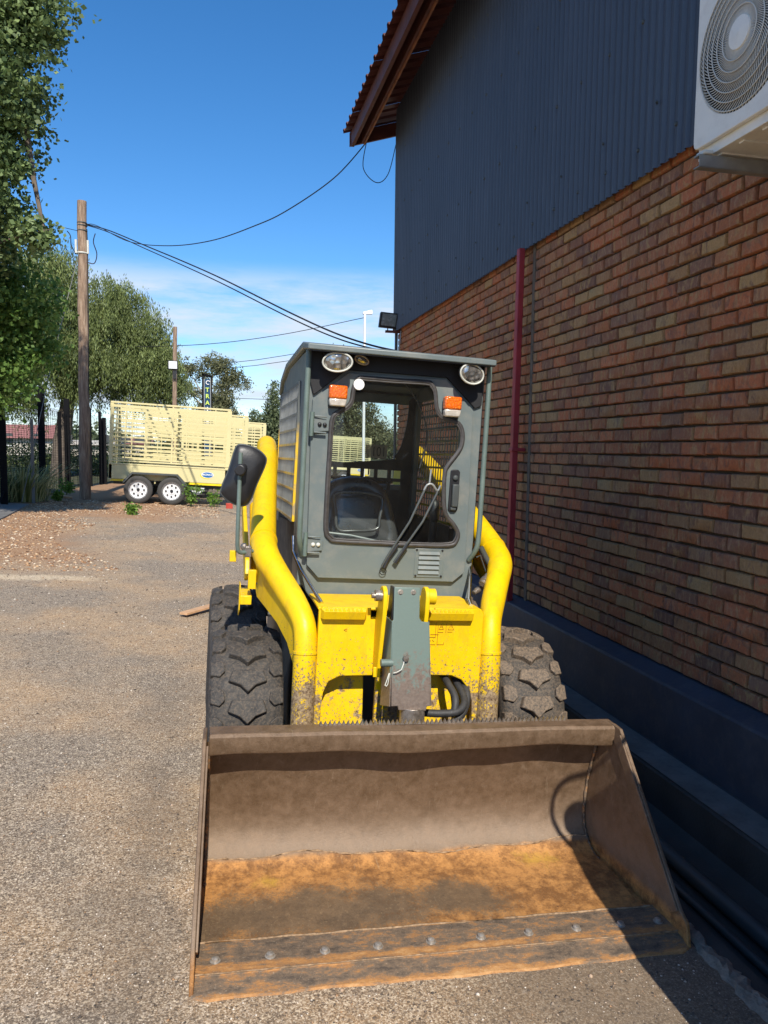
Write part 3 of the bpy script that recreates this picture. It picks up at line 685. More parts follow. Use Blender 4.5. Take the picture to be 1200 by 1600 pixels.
for sgn, xf, xb in ((-1, BX0, BX0 + .014), (1, BX1, BX1 - .047)):
    P = [(2.17, .002), (2.19, .075), (2.235, .10), (2.655, .596), (2.70, .602), (2.772, .596), (2.865, .46), (2.875, .18), (2.80, .03), (2.72, .0)]
    g = MB(); vi = []; vo = []
    for (y, z) in P:
        t = min(1, max(0, (y - 2.3) / .5)); x = xf + (xb - xf) * t; vi.append((x, y, z)); vo.append((x + sgn * .014, y, z))
    k = len(P); g.add(vi + vo, [tuple(range(k)), tuple(range(k, 2 * k))[::-1]] + [(i, (i + 1) % k, k + (i + 1) % k, k + i) for i in range(k)])
    lp('side_plate', g, 'bucket', 40, .003, parent=bucket)
    # reinforcing strip on the inside of the front edge
    g = MB(); a, b = (2.235, .095), (2.64, .578); dy, dz = b[0] - a[0], b[1] - a[1]; ll = sqrt(dy * dy + dz * dz); ny, nz_ = dz / ll * .05, -dy / ll * .05
    pts = [a, b, (b[0] + ny, b[1] + nz_), (a[0] + ny, a[1] + nz_)]
    q = []
    for off_ in (0, .008):
        for (y, z) in pts:
            t = min(1, max(0, (y - 2.3) / .5)); q.append((xf + (xb - xf) * t - sgn * (off_ + .0005), y, z))
    g.add(q, [(0, 1, 2, 3), (4, 7, 6, 5), (0, 4, 5, 1), (1, 5, 6, 2), (2, 6, 7, 3), (3, 7, 4, 0)]); lp('edge_strip', g, 'bucket', 40, .002, parent=bucket)
g = MB(); g.add([], [])
n = 36; vs = []
for i in range(n + 1):
    x = BX0 - .008 + (BX1 - BX0 + .02) * i / n; w1 = .004 * sin(x * 5) + .003 * sin(x * 23); e = .012 if i in (0, n) else 0
    vs += [(x, 2.145 + w1 + e * 2, -.001), (x, 2.150 + w1 + e * 2, .006), (x, 2.225, .022), (x, 2.228, .030), (x, 2.365 + w1 * .5, .034), (x, 2.368 + w1 * .5, .012), (x, 2.368, -.003)]
m_ = 7; fs = []
for i in range(n):
    for k in range(m_): k2 = (k + 1) % m_; fs.append((i * m_ + k, (i + 1) * m_ + k, (i + 1) * m_ + k2, i * m_ + k2))
fs += [tuple(range(m_)), tuple(range(n * m_, n * m_ + m_))]
g.add(vs, fs); lp('cutting_edge', g, 'edge', 25, parent=bucket)
for x in (.0, .17, .345, .52, .70, .875, 1.048, 1.227, 1.397, 1.545):
    g = MB(); g.lathe([(0, .018), (.002, .017), (.003, .0125), (.010, .012), (.013, .007), (.013, 0)], (x, 2.283, .030), 'z', 12); lp('bolt', g, 'bolt', 50, parent=bucket)
g = MB(); x = .36; vs = []
while x < 1.36:
    g.prism([(x, .598), (x + .0165, .598), (x + .008, .616)], 'y', 2.752, 2.764); x += .0175
lp('serrated_strip', g, 'steel', None, parent=bucket, kind=None)

g = MB(); vs = []; fs = []; NL = 90; rows = [2.362, 2.42, 2.50, 2.58, 2.65, 2.71, 2.74, 2.77, 2.795]
for i in range(NL + 1):
    x = BX0 + .03 + (BX1 - BX0 - .085) * i / NL; wv = .010 * sin(x * 5.1) + .006 * sin(x * 17 + 2) + .003 * sin(x * 47)
    for k, y in enumerate(rows):
        yy = y + (wv if k == len(rows) - 1 else 0); z = (.030 + .005 * max(0, (yy - 2.5) / .2) if yy < 2.7 else .184 - sqrt(.0225 - (yy - 2.705) ** 2)) + (.003 * sin(x * 6 + y * 9) + .002 * sin(x * 15 - y * 21)) * (1 if yy < 2.72 else .3)
        vs.append((x, yy, z + (.004 if k < len(rows) - 1 else .004)))
    vs.append((x, rows[-1] + wv + .003, .045)); n_ = len(rows) + 1
for i in range(NL):
    for k in range(n_ - 1): fs.append((i * n_ + k, (i + 1) * n_ + k, (i + 1) * n_ + k + 1, i * n_ + k + 1))
g.add(vs, fs); lp('floor_liner', g, 'bucket', 40, parent=bucket)
g = MB(); g.tube([(BX0 + .03 + (BX1 - BX0 - .085) * i / NL, 2.795 + .010 * sin((BX0 + .03 + (BX1 - BX0 - .085) * i / NL) * 5.1) + .006 * sin((BX0 + .03 + (BX1 - BX0 - .085) * i / NL) * 17 + 2), .184 - sqrt(.0225 - (.090 + .010 * sin((BX0 + .03 + (BX1 - BX0 - .085) * i / NL) * 5.1) + .006 * sin((BX0 + .03 + (BX1 - BX0 - .085) * i / NL) * 17 + 2)) ** 2) + .005 + .0015 * sin(i * 2.1)) for i in range(NL + 1)], [.0028 + .0016 * sin(i * 1.9) for i in range(NL + 1)], 6); lp('weld_bead', g, 'weld', 60, parent=bucket)
g = MB(); g.tube([(BX0 + .01 + (BX1 - BX0 - .02) * i / NL, 2.368 + .002 * sin(i * .5), .0345) for i in range(NL + 1)], [.0036 + .001 * sin(i * 1.3) for i in range(NL + 1)], 6); lp('weld_bead', g, 'weld', 60, parent=bucket)
g = MB(); g.tube([(BX0 - .004 + (BX1 - BX0 + .01) * i / NL, 2.2265, .0285 + .0005 * sin(i)) for i in range(NL + 1)], [.0022 + .0006 * sin(i * 1.7) for i in range(NL + 1)], 6); lp('weld_bead', g, 'weld', 60, parent=bucket)
for xw in (BX0 + .026, BX1 - .053):
    g = MB(); wpts = []
    for k, (y, z) in enumerate(catmull([(p[0] - .006, p[1] + .004) for p in prof[3:]], 4, False)): wpts.append((xw + .0015 * sin(k * 2.3), y, z))
    g.tube(wpts, [.006 + .0015 * sin(k * 1.7) for k in range(len(wpts))], 6); lp('weld_bead', g, 'edge', 60, parent=bucket)

# --- wheels
def wheel(cx, cy, mat_t, mat_l, lab):
    R, Wd = .380, .160; cz = R + .008
    g = MB(); hw = Wd
    pr = [(-.12, .20), (-.135, .25), (-hw - .005, .30), (-hw, .34), (-hw + .02, .370), (-.07, .378), (0, .380), (.07, .378), (hw - .02, .370), (hw, .34), (hw + .005, .30), (.135, .25), (.12, .20)]
    g.lathe(pr, (cx, cy, cz), 'x', 72, closed=True); w = lp('wheel', g, mat_t, 50, label=lab)
    g = MB(); nrow = 19; dphi = 2 * pi / nrow
    def lug(poly, phi, hh=.031):
        def pt(u, v, h):
            rr = .379 - .22 * (u / .16) ** 2 * .16 - .0 + h; a = phi + v / .385
            return (cx + u, cy - rr * cos(a), cz + rr * sin(a))
        n = len(poly); cu = sum(p[0] for p in poly) / n; cv = sum(p[1] for p in poly) / n
        ju = random.uniform(-.003, .003)
        lo = [pt(u + ju, v, -.012) for u, v in poly]; hi = [pt(cu + ju + (u - cu) * .92, cv + (v - cv) * .90, hh + random.uniform(-.003, .002)) for u, v in poly]
        g.add(lo + hi, [tuple(range(n, 2 * n))] + [(i, (i + 1) % n, n + (i + 1) % n, n + i) for i in range(n)])
    for k in range(nrow):
        ph = k * dphi
        lug([(-.070, .046), (.070, .046), (.088, -.006), (.036, -.026), (0, -.060), (-.036, -.026), (-.088, -.006)], ph)
        for sg in (-1, 1):
            pl = [(sg * .098, .016), (sg * .128, .040), (sg * .158, .038), (sg * .158, -.036), (sg * .116, -.050), (sg * .092, -.024)]
            lug(pl, ph + dphi * .5)
    lp('tread', g, mat_l, 30, .004, parent=w)
    g = MB(); g.lathe([(-.10, .20), (-.09, .15), (-.03, .14), (-.03, 0)], (cx, cy, cz), 'x', 32, cap=False); g.lathe([(.10, .20), (.09, .15), (.03, .14), (.03, 0)], (cx, cy, cz), 'x', 32, cap=False); lp('rim', g, 'rim', 40, parent=w)
for cy in (3.55, 4.62):
    wheel(.116, cy, 'tyre_dark', 'tyre_dark', 'dark worn lugged tyre'); wheel(1.450, cy, 'tyre_dusty', 'lug_dusty', 'dust caked lugged tyre')
# --- chassis and rear body
g = MB(); g.box(.36, 1.17, 3.36, 5.35, .20, .90); lp('chassis', g, 'greydk', 30, .01)
g = MB(); g.prism([(4.86, .55), (5.75, .55), (5.80, 1.20), (5.6, 1.42), (4.86, 1.45)], 'x', .30, 1.23); lp('engine_hood', g, 'galv', 30, .02)
g = MB()
for sg in (-1, 1):
    x = .765 + sg * .445; g.prism([(4.85, .8), (5.35, .8), (5.25, 1.62), (4.95, 1.66)], 'x', x - .012, x + .012)
lp('rear_tower', g, 'yellow2', 30, .004)
# --- lift arms
for sg, nm in ((-1, 'l'), (1, 'r')):
    X = lambda d: .765 + sg * d
    path = [(X(.50), 4.92, 1.655), (X(.515), 4.6, 1.56), (X(.545), 4.2, 1.42), (X(.57), 3.85, 1.285), (X(.583), 3.62, 1.19), (X(.575), 3.50, 1.135), (X(.53), 3.40, 1.065), (X(.465), 3.28, .97), (X(.428), 3.20, .90), (X(.418), 3.165, .82), (X(.418), 3.15, .70), (X(.418), 3.13, .40), (X(.418), 3.05, .15)]
    pp = catmull(path, 4, False); rad = [.062 if p[2] > 1.1 else (.056 if p[2] > .95 else .050) for p in pp]
    for _ in range(3): rad = [rad[0]] + [(rad[i - 1] + rad[i] + rad[i + 1]) / 3 for i in range(1, len(rad) - 1)] + [rad[-1]]
    # rounded rear end
    p0 = Vector(pp[0]); d0 = (p0 - Vector(pp[1])).normalized(); cap = [(p0 + d0 * .062 * sin(a), .062 * cos(a)) for a in (1.45, 1.1, .7, .35)]
    g = MB(); g.tube([tuple(c[0]) for c in cap] + pp, [c[1] for c in cap] + rad, 24); arm = lp('lift_arm', g, 'yellow', 60)
    g = MB()
    for idx in (16, 38):
        p = Vector(pp[idx]); t = (Vector(pp[idx + 1]) - Vector(pp[idx - 1])).normalized()
        g.cyl(tuple(p - t * .005), tuple(p + t * .005), rad[idx] + .0035, None, 24)
    lp('weld_collar', g, 'yellow', 60, parent=arm)
    # web plate below the bend
    AX = [(3.16, .418), (3.20, .428), (3.28, .465), (3.40, .53), (3.50, .575), (3.80, .585)]
    poly = [(3.72, 1.20), (3.62, 1.18), (3.50, 1.12), (3.40, 1.05), (3.28, .95), (3.20, .88), (3.17, .78), (3.165, .62), (3.20, .70), (3.26, .79), (3.34, .86), (3.42, .905), (3.52, .94), (3.64, .97), (3.74, 1.06)]
    g = MB(); k = len(poly); A = []; B = []
    for (y, z) in poly:
        x = float(np.interp(y, [q[0] for q in AX], [q[1] for q in AX])) + .028; A.append((X(x + .004), y, z)); B.append((X(x - .004), y, z))
    g.add(A + B, [tuple(range(k)), tuple(range(k, 2 * k))[::-1]] + [(i, (i + 1) % k, k + (i + 1) % k, k + i) for i in range(k)]); lp('arm_web', g, 'yellow', 30, .002, parent=arm)
    g = MB(); g.cyl((X(.60), 3.72, 1.02), (X(.585), 4.35, 1.30), .034); lp('lift_cylinder', g, 'yellow2', 50)
    g = MB(); g.cyl((X(.603), 3.60, .97), (X(.60), 3.72, 1.02), .018); lp('cylinder_rod', g, 'chrome', 50)
    g = MB(); g.prism([(3.58, 1.02), (3.66, .99), (4.35, 1.30), (4.72, 1.38), (4.70, 1.44), (4.3, 1.37), (3.62, 1.10)], 'x', X(.665), X(.645)); lp('control_link', g, 'yellow2', 30, .004)
    # mudguard bracket under the arm
    g = MB(); g.prism([(3.42, .86), (3.90, .90), (4.7, .90), (4.7, .60), (3.9, .6), (3.42, .45)], 'x', X(.38), X(.39)); lp('side_shield', g, 'liner', 30)
    g = MB(); g.tube([(X(.445), 3.60, 1.22), (X(.445), 3.56, 1.15), (X(.415), 3.47, 1.08), (X(.355), 3.30, .985), (X(.345), 3.24, .97)], .009, 8); lp('steel_pipe', g, 'chrome', 60)
    if sg > 0: continue
    g = MB(); g.prism([(3.40, 1.02), (3.47, 1.02), (3.47, .86), (3.40, .90)], 'x', X(.695), X(.690)); g.box(min(X(.69), X(.64)), max(X(.69), X(.64)), 3.40, 3.406, .925, .965); g.box(min(X(.69), X(.64)), max(X(.69), X(.64)), 3.406, 3.62, .960, .966)
    g.box(min(X(.745), X(.715)), max(X(.745), X(.715)), 3.42, 3.45, 1.115, 1.165); g.box(min(X(.66), X(.625)), max(X(.66), X(.625)), 3.38, 3.41, 1.0, 1.085)
    lp('guard_bracket', g, 'yellow2', 30, .003)

# --- front panel between the arms
outer = [(.395, .20), (.395, .955), (.41, .975), (.62, .975), (.62, .93), (.91, .93), (.91, .975), (1.12, .975), (1.135, .955), (1.135, .20)]
hl = catmull([(.425, .25), (.425, .54), (.430, .60), (.45, .65), (.50, .675), (.66, .678), (.66, .25)], 1); hr = [(.87, .25), (.87, .678), (1.00, .675), (1.05, .655), (1.085, .615), (1.105, .56), (1.11, .50), (1.11, .25)]
g = MB(); g.plate(outer, [hl, hr], 3.135, 3.165); lp('front_panel', g, 'yellow_panel', 30, .004)
g = MB(); g.box(.395, 1.135, 3.168, 3.48, .955, .968); lp('front_deck', g, 'yellow2', 30, .003)
for bx in ((.40, .625), (.87, 1.13)):
    g = MB(); g.prism([(3.185, .20), (3.20, .40), (3.24, .66), (3.255, .66), (3.215, .40), (3.20, .20)], 'x', *bx); lp('belly_plate', g, 'yellow2', 30, .004)
for x0, x1 in ((.40, .60), (.865, 1.085)):
    g = MB(); g.hexa([(x0 + .01, 3.105, .928), (x1 - .012, 3.105, .928), (x1, 3.134, .928), (x0, 3.134, .928), (x0 + .01, 3.09, .965), (x1 - .012, 3.09, .965), (x1, 3.134, .972), (x0, 3.134, .972)])
    x = x0 + .015
    while x < x1 - .03: g.prism([(x, .966), (x + .014, .966), (x + .007, .979)], 'y', 3.094, 3.104); x += .0185
    lp('step_ledge', g, 'yellow', 30, .0015)
# lugs with pins
for x0, x1 in ((.640, .658), (.822, .840)):
    arc = [(3.045 + .042 * cos(a), 1.045 + .042 * sin(a)) for a in np.linspace(0, pi, 9)]
    g = MB(); g.prism([(3.134, .69), (3.134, .93)] + arc + [(3.003, .98), (3.06, .69)], 'x', x0, x1); lug_ = lp('tilt_lug', g, 'yellow2', 40, .003)
g = MB(); g.cyl((.612, 3.045, 1.045), (.642, 3.045, 1.045), .024); g.cyl((.598, 3.045, 1.045), (.615, 3.045, 1.045), .012); lp('pin', g, 'steel', 50)
g = MB(); g.cyl((.840, 3.045, 1.045), (.872, 3.045, 1.045), .034, None, 20); lp('pin_boss', g, 'yellow2', 50)
# tilt cylinder cover (channel)
g = MB(); g.add([], [])
def quad_plate(A, t=.006):  # A: four corners, thickened along +y
    g.hexa([A[0], A[1], (A[1][0], A[1][1] + t, A[1][2]), (A[0][0], A[0][1] + t, A[0][2]), A[3], A[2], (A[2][0], A[2][1] + t, A[2][2]), (A[3][0], A[3][1] + t, A[3][2])])
fr = [(.687, .60), (.715, .602), (.718, .585), (.838, .580), (.84, .598), (.858, .600), (.842, .935), (.836, .945), (.808, .947), (.798, .962), (.797, 1.087), (.686, 1.087), (.686, .952), (.680, .948)]
k = len(fr); yv = lambda z: 3.015 - (1.087 - z) * .13
g.add([(x, yv(z), z) for x, z in fr] + [(x, yv(z) + .006, z) for x, z in fr], [tuple(range(k)), tuple(range(k, 2 * k))[::-1]] + [(i, (i + 1) % k, k + (i + 1) % k, k + i) for i in range(k)])
cov = lp('cylinder_cover', g, 'channel', 30, .003)
g = MB(); g.hexa([(.680, yv(.6) + .004, .60), (.684, yv(.6) + .004, .60), (.668, 3.05, .575), (.663, 3.05, .575), (.680, yv(.945) + .004, .945), (.684, yv(.945) + .004, .945), (.682, 3.11, .945), (.678, 3.11, .945)]); lp('flange', g, 'channel', 30, parent=cov)
g = MB(); g.hexa([(.858, yv(.6) + .004, .60), (.862, yv(.6) + .004, .60), (.886, 3.05, .57), (.880, 3.05, .57), (.838, yv(.945) + .004, .945), (.842, yv(.945) + .004, .945), (.850, 3.11, .945), (.846, 3.11, .945)]); lp('flange', g, 'channel', 30, parent=cov)
g = MB(); g.hexa([(.682, 3.018, .95), (.690, 3.018, .95), (.690, 3.10, .95), (.682, 3.10, .95), (.682, 3.018, 1.085), (.690, 3.018, 1.085), (.690, 3.07, 1.085), (.682, 3.07, 1.085)]); lp('flange', g, 'black', 30, parent=cov)
for x in (.712, .768):
    g = MB(); g.lathe([(.006, .012), (-.002, .012), (-.003, .008), (-.008, .007), (-.008, 0)], (x, yv(1.068), 1.068), 'y', 12); lp('bolt', g, 'bolt', 50, parent=cov)
g = MB(); g.cyl((.640, 2.985, .775), (.690, 2.985, .775), .016); lp('lock_pin', g, 'frame_teal', 50)
g = MB(); g.tube([(.735, 2.97, .79), (.733, 2.968, .775), (.722, 2.955, .755), (.705, 2.955, .745), (.69, 2.958, .74)], .0022, 6); g.tube([(.676, 2.975, .735), (.665, 2.97, .70), (.66, 2.97, .685), (.666, 2.97, .68), (.672, 2.97, .69), (.678, 2.975, .735)], .0022, 6); lp('lanyard', g, 'clamp', 60)
g = MB(); g.lathe([(0, .014), (-.01, .012), (-.012, 0)], (.742, 2.972, .798), 'y', 10); lp('rivet', g, 'steel', 60)
g = MB(); g.box(.628, .652, 3.06, 3.066, .692, .735); lp('catch_plate', g, 'yellow2', 30, .002)
g = MB(); g.cyl((.775, 3.075, .92), (.782, 3.03, .57), .036, None, 20); g.cyl((.787, 2.987, .585), (.787, 2.98, .52), .054, None, 24); g.cyl((.787, 2.98, .52), (.787, 2.975, .40), .03, None, 20); lp('tilt_cylinder', g, 'steel', 40, .002)
for pts in ([(.80, 3.02, .46), (.88, 3.02, .475), (.97, 3.03, .49), (1.04, 3.06, .53), (1.075, 3.12, .60), (1.06, 3.22, .64)], [(.84, 3.05, .54), (.93, 3.03, .54), (1.01, 3.03, .55), (1.05, 3.08, .585), (1.04, 3.2, .64)], [(.99, 3.03, .545), (1.0, 3.06, .60), (.985, 3.14, .645), (.99, 3.26, .66)]):
    g = MB(); g.tube(catmull(pts, 5, False), .0165, 12); lp('hydraulic_hose', g, 'hose', 60)
# hydraulic couplings at the right of the cab
for p0, p1, r in (((1.215, 3.40, 1.045), (1.30, 3.46, 1.10), .020), ((1.185, 3.42, .995), (1.295, 3.48, 1.055), .014)):
    g = MB(); a, b = Vector(p0), Vector(p1); pts = [a + (b - a) * t for t in (0, .12, .13, .3, .31, .42, .43, .55, .56, 1)]; g.tube([tuple(q) for q in pts], [r * k_ for k_ in (.8, .85, 1.1, 1.1, .9, .9, 1.1, 1.1, .92, .92)], 14); lp('hydraulic_coupling', g, 'steel', 30)
g = MB(); g.tube([(1.235, 3.50, 1.21), (1.29, 3.50, 1.12), (1.31, 3.50, 1.09)], .014, 8); g.tube([(1.215, 3.50, 1.16), (1.235, 3.50, 1.17), (1.27, 3.5, 1.09)], .004, 6); lp('hose_guard', g, 'greydk', 60)
g = MB(); g.box(1.255, 1.305, 3.42, 3.44, .95, 1.0); lp('cap', g, simple('orange rubber cap', (.75, .13, .03), .5), 30, .006)
g = MB(); g.lathe([(0, .026), (.02, .026), (.02, .018), (0, .018)], (1.312, 3.47, 1.10), 'y', 16, closed=True); lp('hose_collar', g, simple('faded orange ring', (.6, .2, .1), .5), 40)

# --- cab
CX0, CX1 = .335, 1.197
WIN = [(0.568, 1.978), (0.548, 1.93), (0.542, 1.874), (0.519, 1.841), (0.476, 1.814), (0.454, 1.775), (0.452, 1.633), (0.451, 1.446), (0.454, 1.271), (0.475, 1.231), (0.511, 1.218), (0.723, 1.215), (0.922, 1.212), (1.063, 1.217), (1.096, 1.237), (1.103, 1.277), (1.076, 1.321), (1.032, 1.372), (1.017, 1.475), (1.017, 1.572), (1.035, 1.611), (1.078, 1.672), (1.093, 1.711), (1.092, 1.763), (1.069, 1.806), (1.02, 1.821), (0.979, 1.837), (0.954, 1.874), (0.942, 1.948), (0.923, 1.979), (0.896, 1.989), (0.74, 1.985), (0.612, 1.984)]
DOOR = [(0.363, 1.867), (0.520, 2.0), (0.995, 2.01), (1.138, 1.868), (1.150, 1.366), (1.150, 1.086), (1.094, 1.038), (0.432, 1.043), (0.376, 1.103), (0.363, 1.671)]
win = catmull(WIN, 3)
g = MB(); g.plate(DOOR, [win], 3.478, 3.500); door = lp('door', g, 'grey', 30, .004)
g = MB(); g.tube([(x, 3.474, z) for x, z in win], .0105, 10, closed=True); g.tube([(.765 + (x - .765) * .972, 3.471, 1.6 + (z - 1.6) * .972) for x, z in win], .0045, 8, closed=True); lp('window_seal', g, 'rubber', 60, parent=door)
g = MB(); g.add([(x, 3.484, z) for x, z in win], [tuple(range(len(win)))]); lp('window_pane', g, 'pane', None, parent=door)
# frame around the door
inner = [(.378, 1.86), (.527, 1.99), (.99, 1.998), (1.125, 1.862), (1.137, 1.366), (1.137, 1.09), (1.09, 1.052), (.438, 1.057), (.39, 1.108), (.378, 1.67)]
outer = [(CX0, 2.10), (CX1, 2.10), (CX1, .955), (1.135, .935), (1.10, .918), (.47, .922), (.40, .945), (.36, 1.0), (CX0, 1.0)]
g = MB(); g.plate(outer, [inner], 3.505, 3.535); frm = lp('door_frame', g, 'grey', 30, .005)
g = MB(); g.box(.42, 1.12, 3.47, 3.505, .948, .962); lp('sill', g, 'grey', 30, .004)
# black header with diagonal corners, its outline also painting in the shadow there
g = MB(); g.plate([(CX0 + .012, 2.092), (CX1 - .012, 2.092), (CX1 - .012, 1.90), (1.15, 1.885), (1.135, 1.90), (1.0, 2.02), (.515, 2.015), (.375, 1.895), (CX0 + .03, 1.89), (CX0 + .012, 1.95)], [], 3.490, 3.503); lp('header', g, 'liner', 30, .003)
# roof with visor
g = MB(); g.prism([(3.365, 2.078), (3.365, 2.106), (3.60, 2.142), (4.40, 2.125), (4.70, 2.06), (4.78, 1.98), (4.74, 1.965), (4.66, 2.035), (4.38, 2.095), (3.60, 2.110)], 'x', CX0 - .020, CX1 + .003); lp('cab_roof', g, 'grey', 30, .006)
g = MB(); g.prism([(3.372, 2.0745), (3.54, 2.094), (3.54, 2.098), (3.372, 2.0785)], 'x', CX0 - .012, CX1 - .002); lp('visor_lining', g, 'black', 30)
# pillars
for sg in (-1, 1):
    xo = CX0 if sg < 0 else CX1; xi = xo - sg * .03
    x0, x1 = min(xo, xi), max(xo, xi)
    g = MB(); g.prism([(3.537, .95), (3.72, .95), (3.735, 1.3), (3.78, 1.98), (3.80, 2.10), (3.537, 2.10)], 'x', x0, x1); lp('front_pillar', g, 'grey', 30, .004)
    g = MB(); g.prism([(4.62, 1.2), (4.72, 1.2), (4.76, 1.97), (4.68, 2.04), (4.60, 2.06)], 'x', x0, x1); lp('rear_pillar', g, 'grey', 30, .004)
    g = MB(); g.prism([(3.72, .95), (4.74, .95), (4.74, 1.22), (3.735, 1.27)], 'x', x0 + .006, x1 - .006); lp('side_panel', g, 'liner', 30)
    g = MB(); g.prism([(3.78, 1.98), (4.60, 1.98), (4.60, 2.07), (4.38, 2.095), (3.80, 2.10)], 'x', x0 + .003, x1 - .003); lp('roof_rail', g, 'grey', 30)
    # grille with horizontal bars and thin uprights
    xg = xo + sg * .006; 
    g = MB()
    ztop, zbot = 1.965, 1.285
    for k in range(10):
        zz = ztop - k * (ztop - zbot) / 9; sk = .05 * (k / 9)
        g.hexa([(xg - .003, 3.765 - .04 * k / 9, zz - .006), (xg + .003, 3.765 - .04 * k / 9, zz - .006), (xg + .003, 4.74, zz - .006 - sk * .3), (xg - .003, 4.74, zz - .006 - sk * .3),
                (xg - .003, 3.765 - .04 * k / 9, zz + .006), (xg + .003, 3.765 - .04 * k / 9, zz + .006), (xg + .003, 4.74, zz + .006 - sk * .3), (xg - .003, 4.74, zz + .006 - sk * .3)])
    g.box(xg - .006, xg + .006, 4.735, 4.755, 1.25, 1.97); g.box(xg - .006, xg + .006, 3.73, 3.742, 1.28, 1.97)
    lp('side_grille', g, 'grille_mix', 30)
    g = MB(); g.add([(xo - sg * .02, 3.735, 1.26), (xo - sg * .02, 4.70, 1.22), (xo - sg * .02, 4.70, 1.97), (xo - sg * .02, 3.78, 1.97)], [(0, 1, 2, 3)]); (lp('side_pane', g, 'sidepane', None) if sg < 0 else None)
    g = MB(); yy = 3.80
    while yy < 4.72: g.box(xg - .0025 + sg * .001, xg + .0025 + sg * .001, yy - .003, yy + .003, 1.27, 1.97); yy += .05
    lp('grille_wires', g, 'galv', 30)
    # handrail tube in front of the pillar
    xr = xo + sg * .004
    g = MB(); g.tube(catmull([(xr, 3.46, 2.085), (xr, 3.452, 1.9), (xr, 3.45, 1.5), (xr, 3.45, 1.27), (xr - sg * .006, 3.462, 1.20), (xr - sg * .024, 3.50, 1.145)], 4, False), .0125, 12); lp('handrail', g, 'frame_teal', 60)
# interior
g = MB(); g.box(CX0 + .04, CX1 - .04, 3.55, 4.70, .93, .95); g.box(CX0 + .032, CX0 + .036, 3.80, 4.6, .95, 1.28); g.box(CX1 - .036, CX1 - .032, 3.80, 4.6, .95, 1.28)
g.box(CX0 + .04, CX1 - .04, 3.60, 4.60, 2.06, 2.075); lp('cab_lining', g, 'liner', None)
rear_o = [(CX0 + .03, .95), (CX0 + .03, 2.03), (CX1 - .03, 2.03), (CX1 - .03, .95)]
rw = [(.43, 1.600), (.43, 2.02), (1.10, 2.02), (1.125, 1.99), (1.12, 1.85), (1.09, 1.70), (1.05, 1.635), (1.01, 1.610)]
holes = []
for r in range(2):
    for c_ in range(6): holes.append([(.60 + c_ * .087, 1.545 - r * .072), (.60 + c_ * .087, 1.495 - r * .072), (.665 + c_ * .087, 1.495 - r * .072), (.665 + c_ * .087, 1.545 - r * .072)])
g = MB(); g.plate(rear_o, [catmull(rw, 2)] + holes, 4.66, 4.675); lp('rear_bulkhead', g, 'liner', None)
g = MB(); q = catmull(rw, 2); g.add([(x, 4.68, z) for x, z in q], [tuple(range(len(q)))]); rp = lp('rear_pane', g, 'pane', None)
g = MB(); g.add([(.86, 4.655, 1.615), (1.00, 4.655, 1.615), (1.00, 4.655, 1.70), (.86, 4.655, 1.70)], [(0, 1, 2, 3)])
st = glass_mat('translucent sticker', (.75, .77, .75), .8); lp('sticker', g, st, None)
M_ = Matrix.Translation(Vector((.945 - LO[0], 4.65 - LO[1], 1.655))) @ Matrix.Rotation(radians(90), 4, 'X') @ Matrix.Scale(-1, 4, (1, 0, 0))
text_mesh('101', .085, 'black', ldr, M_ @ Matrix.Diagonal((.75, 1, 1, 1)), 'number_lettering', .0005)
g = MB(); g.box(.50, .62, 4.652, 4.654, 1.60, 1.655); lp('card', g, 'green', None)
# seat
def cushion(name, outline, y0, depth, lean, mat='seat', rings=((1, 0), (1.0, .5), (.93, .85), (.80, 1.0), (.74, .93), (.68, 1.0), (.4, 1.06), (0.02, 1.08))):
    g = MB(); cx_ = sum(p[0] for p in outline) / len(outline); cz_ = sum(p[1] for p in outline) / len(outline); o_ = catmull(outline, 3); n = len(o_); vs = []
    for s_, d_ in rings:
        vs += [(cx_ + (x - cx_) * s_, y0 - depth * d_ + lean * (cz_ + (z - cz_) * s_ - 1.2), cz_ + (z - cz_) * s_) for x, z in o_]
    fs = [(r * n + i, r * n + (i + 1) % n, (r + 1) * n + (i + 1) % n, (r + 1) * n + i) for r in range(len(rings) - 1) for i in range(n)] + [tuple(range((len(rings) - 1) * n, len(rings) * n)), tuple(range(n))]
    g.add(vs, fs); return lp(name, g, mat, 60)
seatb = cushion('seat_backrest', [(.52, 1.10), (.545, 1.38), (.585, 1.46), (.70, 1.50), (.83, 1.49), (.915, 1.43), (.965, 1.30), (.99, 1.10), (.75, 1.07)], 4.28, .09, .18)
g = MB(); g.tube(catmull([(.60, 4.16, 1.40), (.70, 4.155, 1.42), (.82, 4.155, 1.415), (.875, 4.16, 1.385), (.86, 4.14, 1.28), (.845, 4.13, 1.22), (.72, 4.125, 1.205), (.625, 4.13, 1.21), (.61, 4.145, 1.30)], 5), .010, 8, closed=True); lp('piping', g, 'seat', 60, parent=seatb)
g = MB(); g.prism([(3.80, 1.02), (4.25, 1.0), (4.25, 1.16), (3.85, 1.17), (3.79, 1.12)], 'x', .52, .99); lp('seat_cushion', g, 'seat', 40, .03)
g = MB(); g.cyl((1.08, 3.85, .95), (1.075, 3.80, 1.32), .02); g.lathe([(-.06, .018), (-.04, .028), (.04, .026), (.06, .012), (.062, 0)], (1.075, 3.80, 1.36), 'z', 14); g.box(1.02, 1.13, 3.80, 4.3, .95, 1.15); lp('joystick', g, 'black', 50, .004)
g = MB(); g.tube(catmull([(.83, 3.62, 1.99), (.90, 3.62, 1.90), (.955, 3.63, 1.78), (.96, 3.65, 1.68), (.94, 3.66, 1.58)], 4, False), .004, 6); lp('interior_lead', g, 'rubber', 60)
g = MB(); g.tube([(.46, 3.62, 1.245), (.60, 3.6, 1.235), (.74, 3.6, 1.21)], .006, 6); lp('lap_bar', g, 'galv', 60)
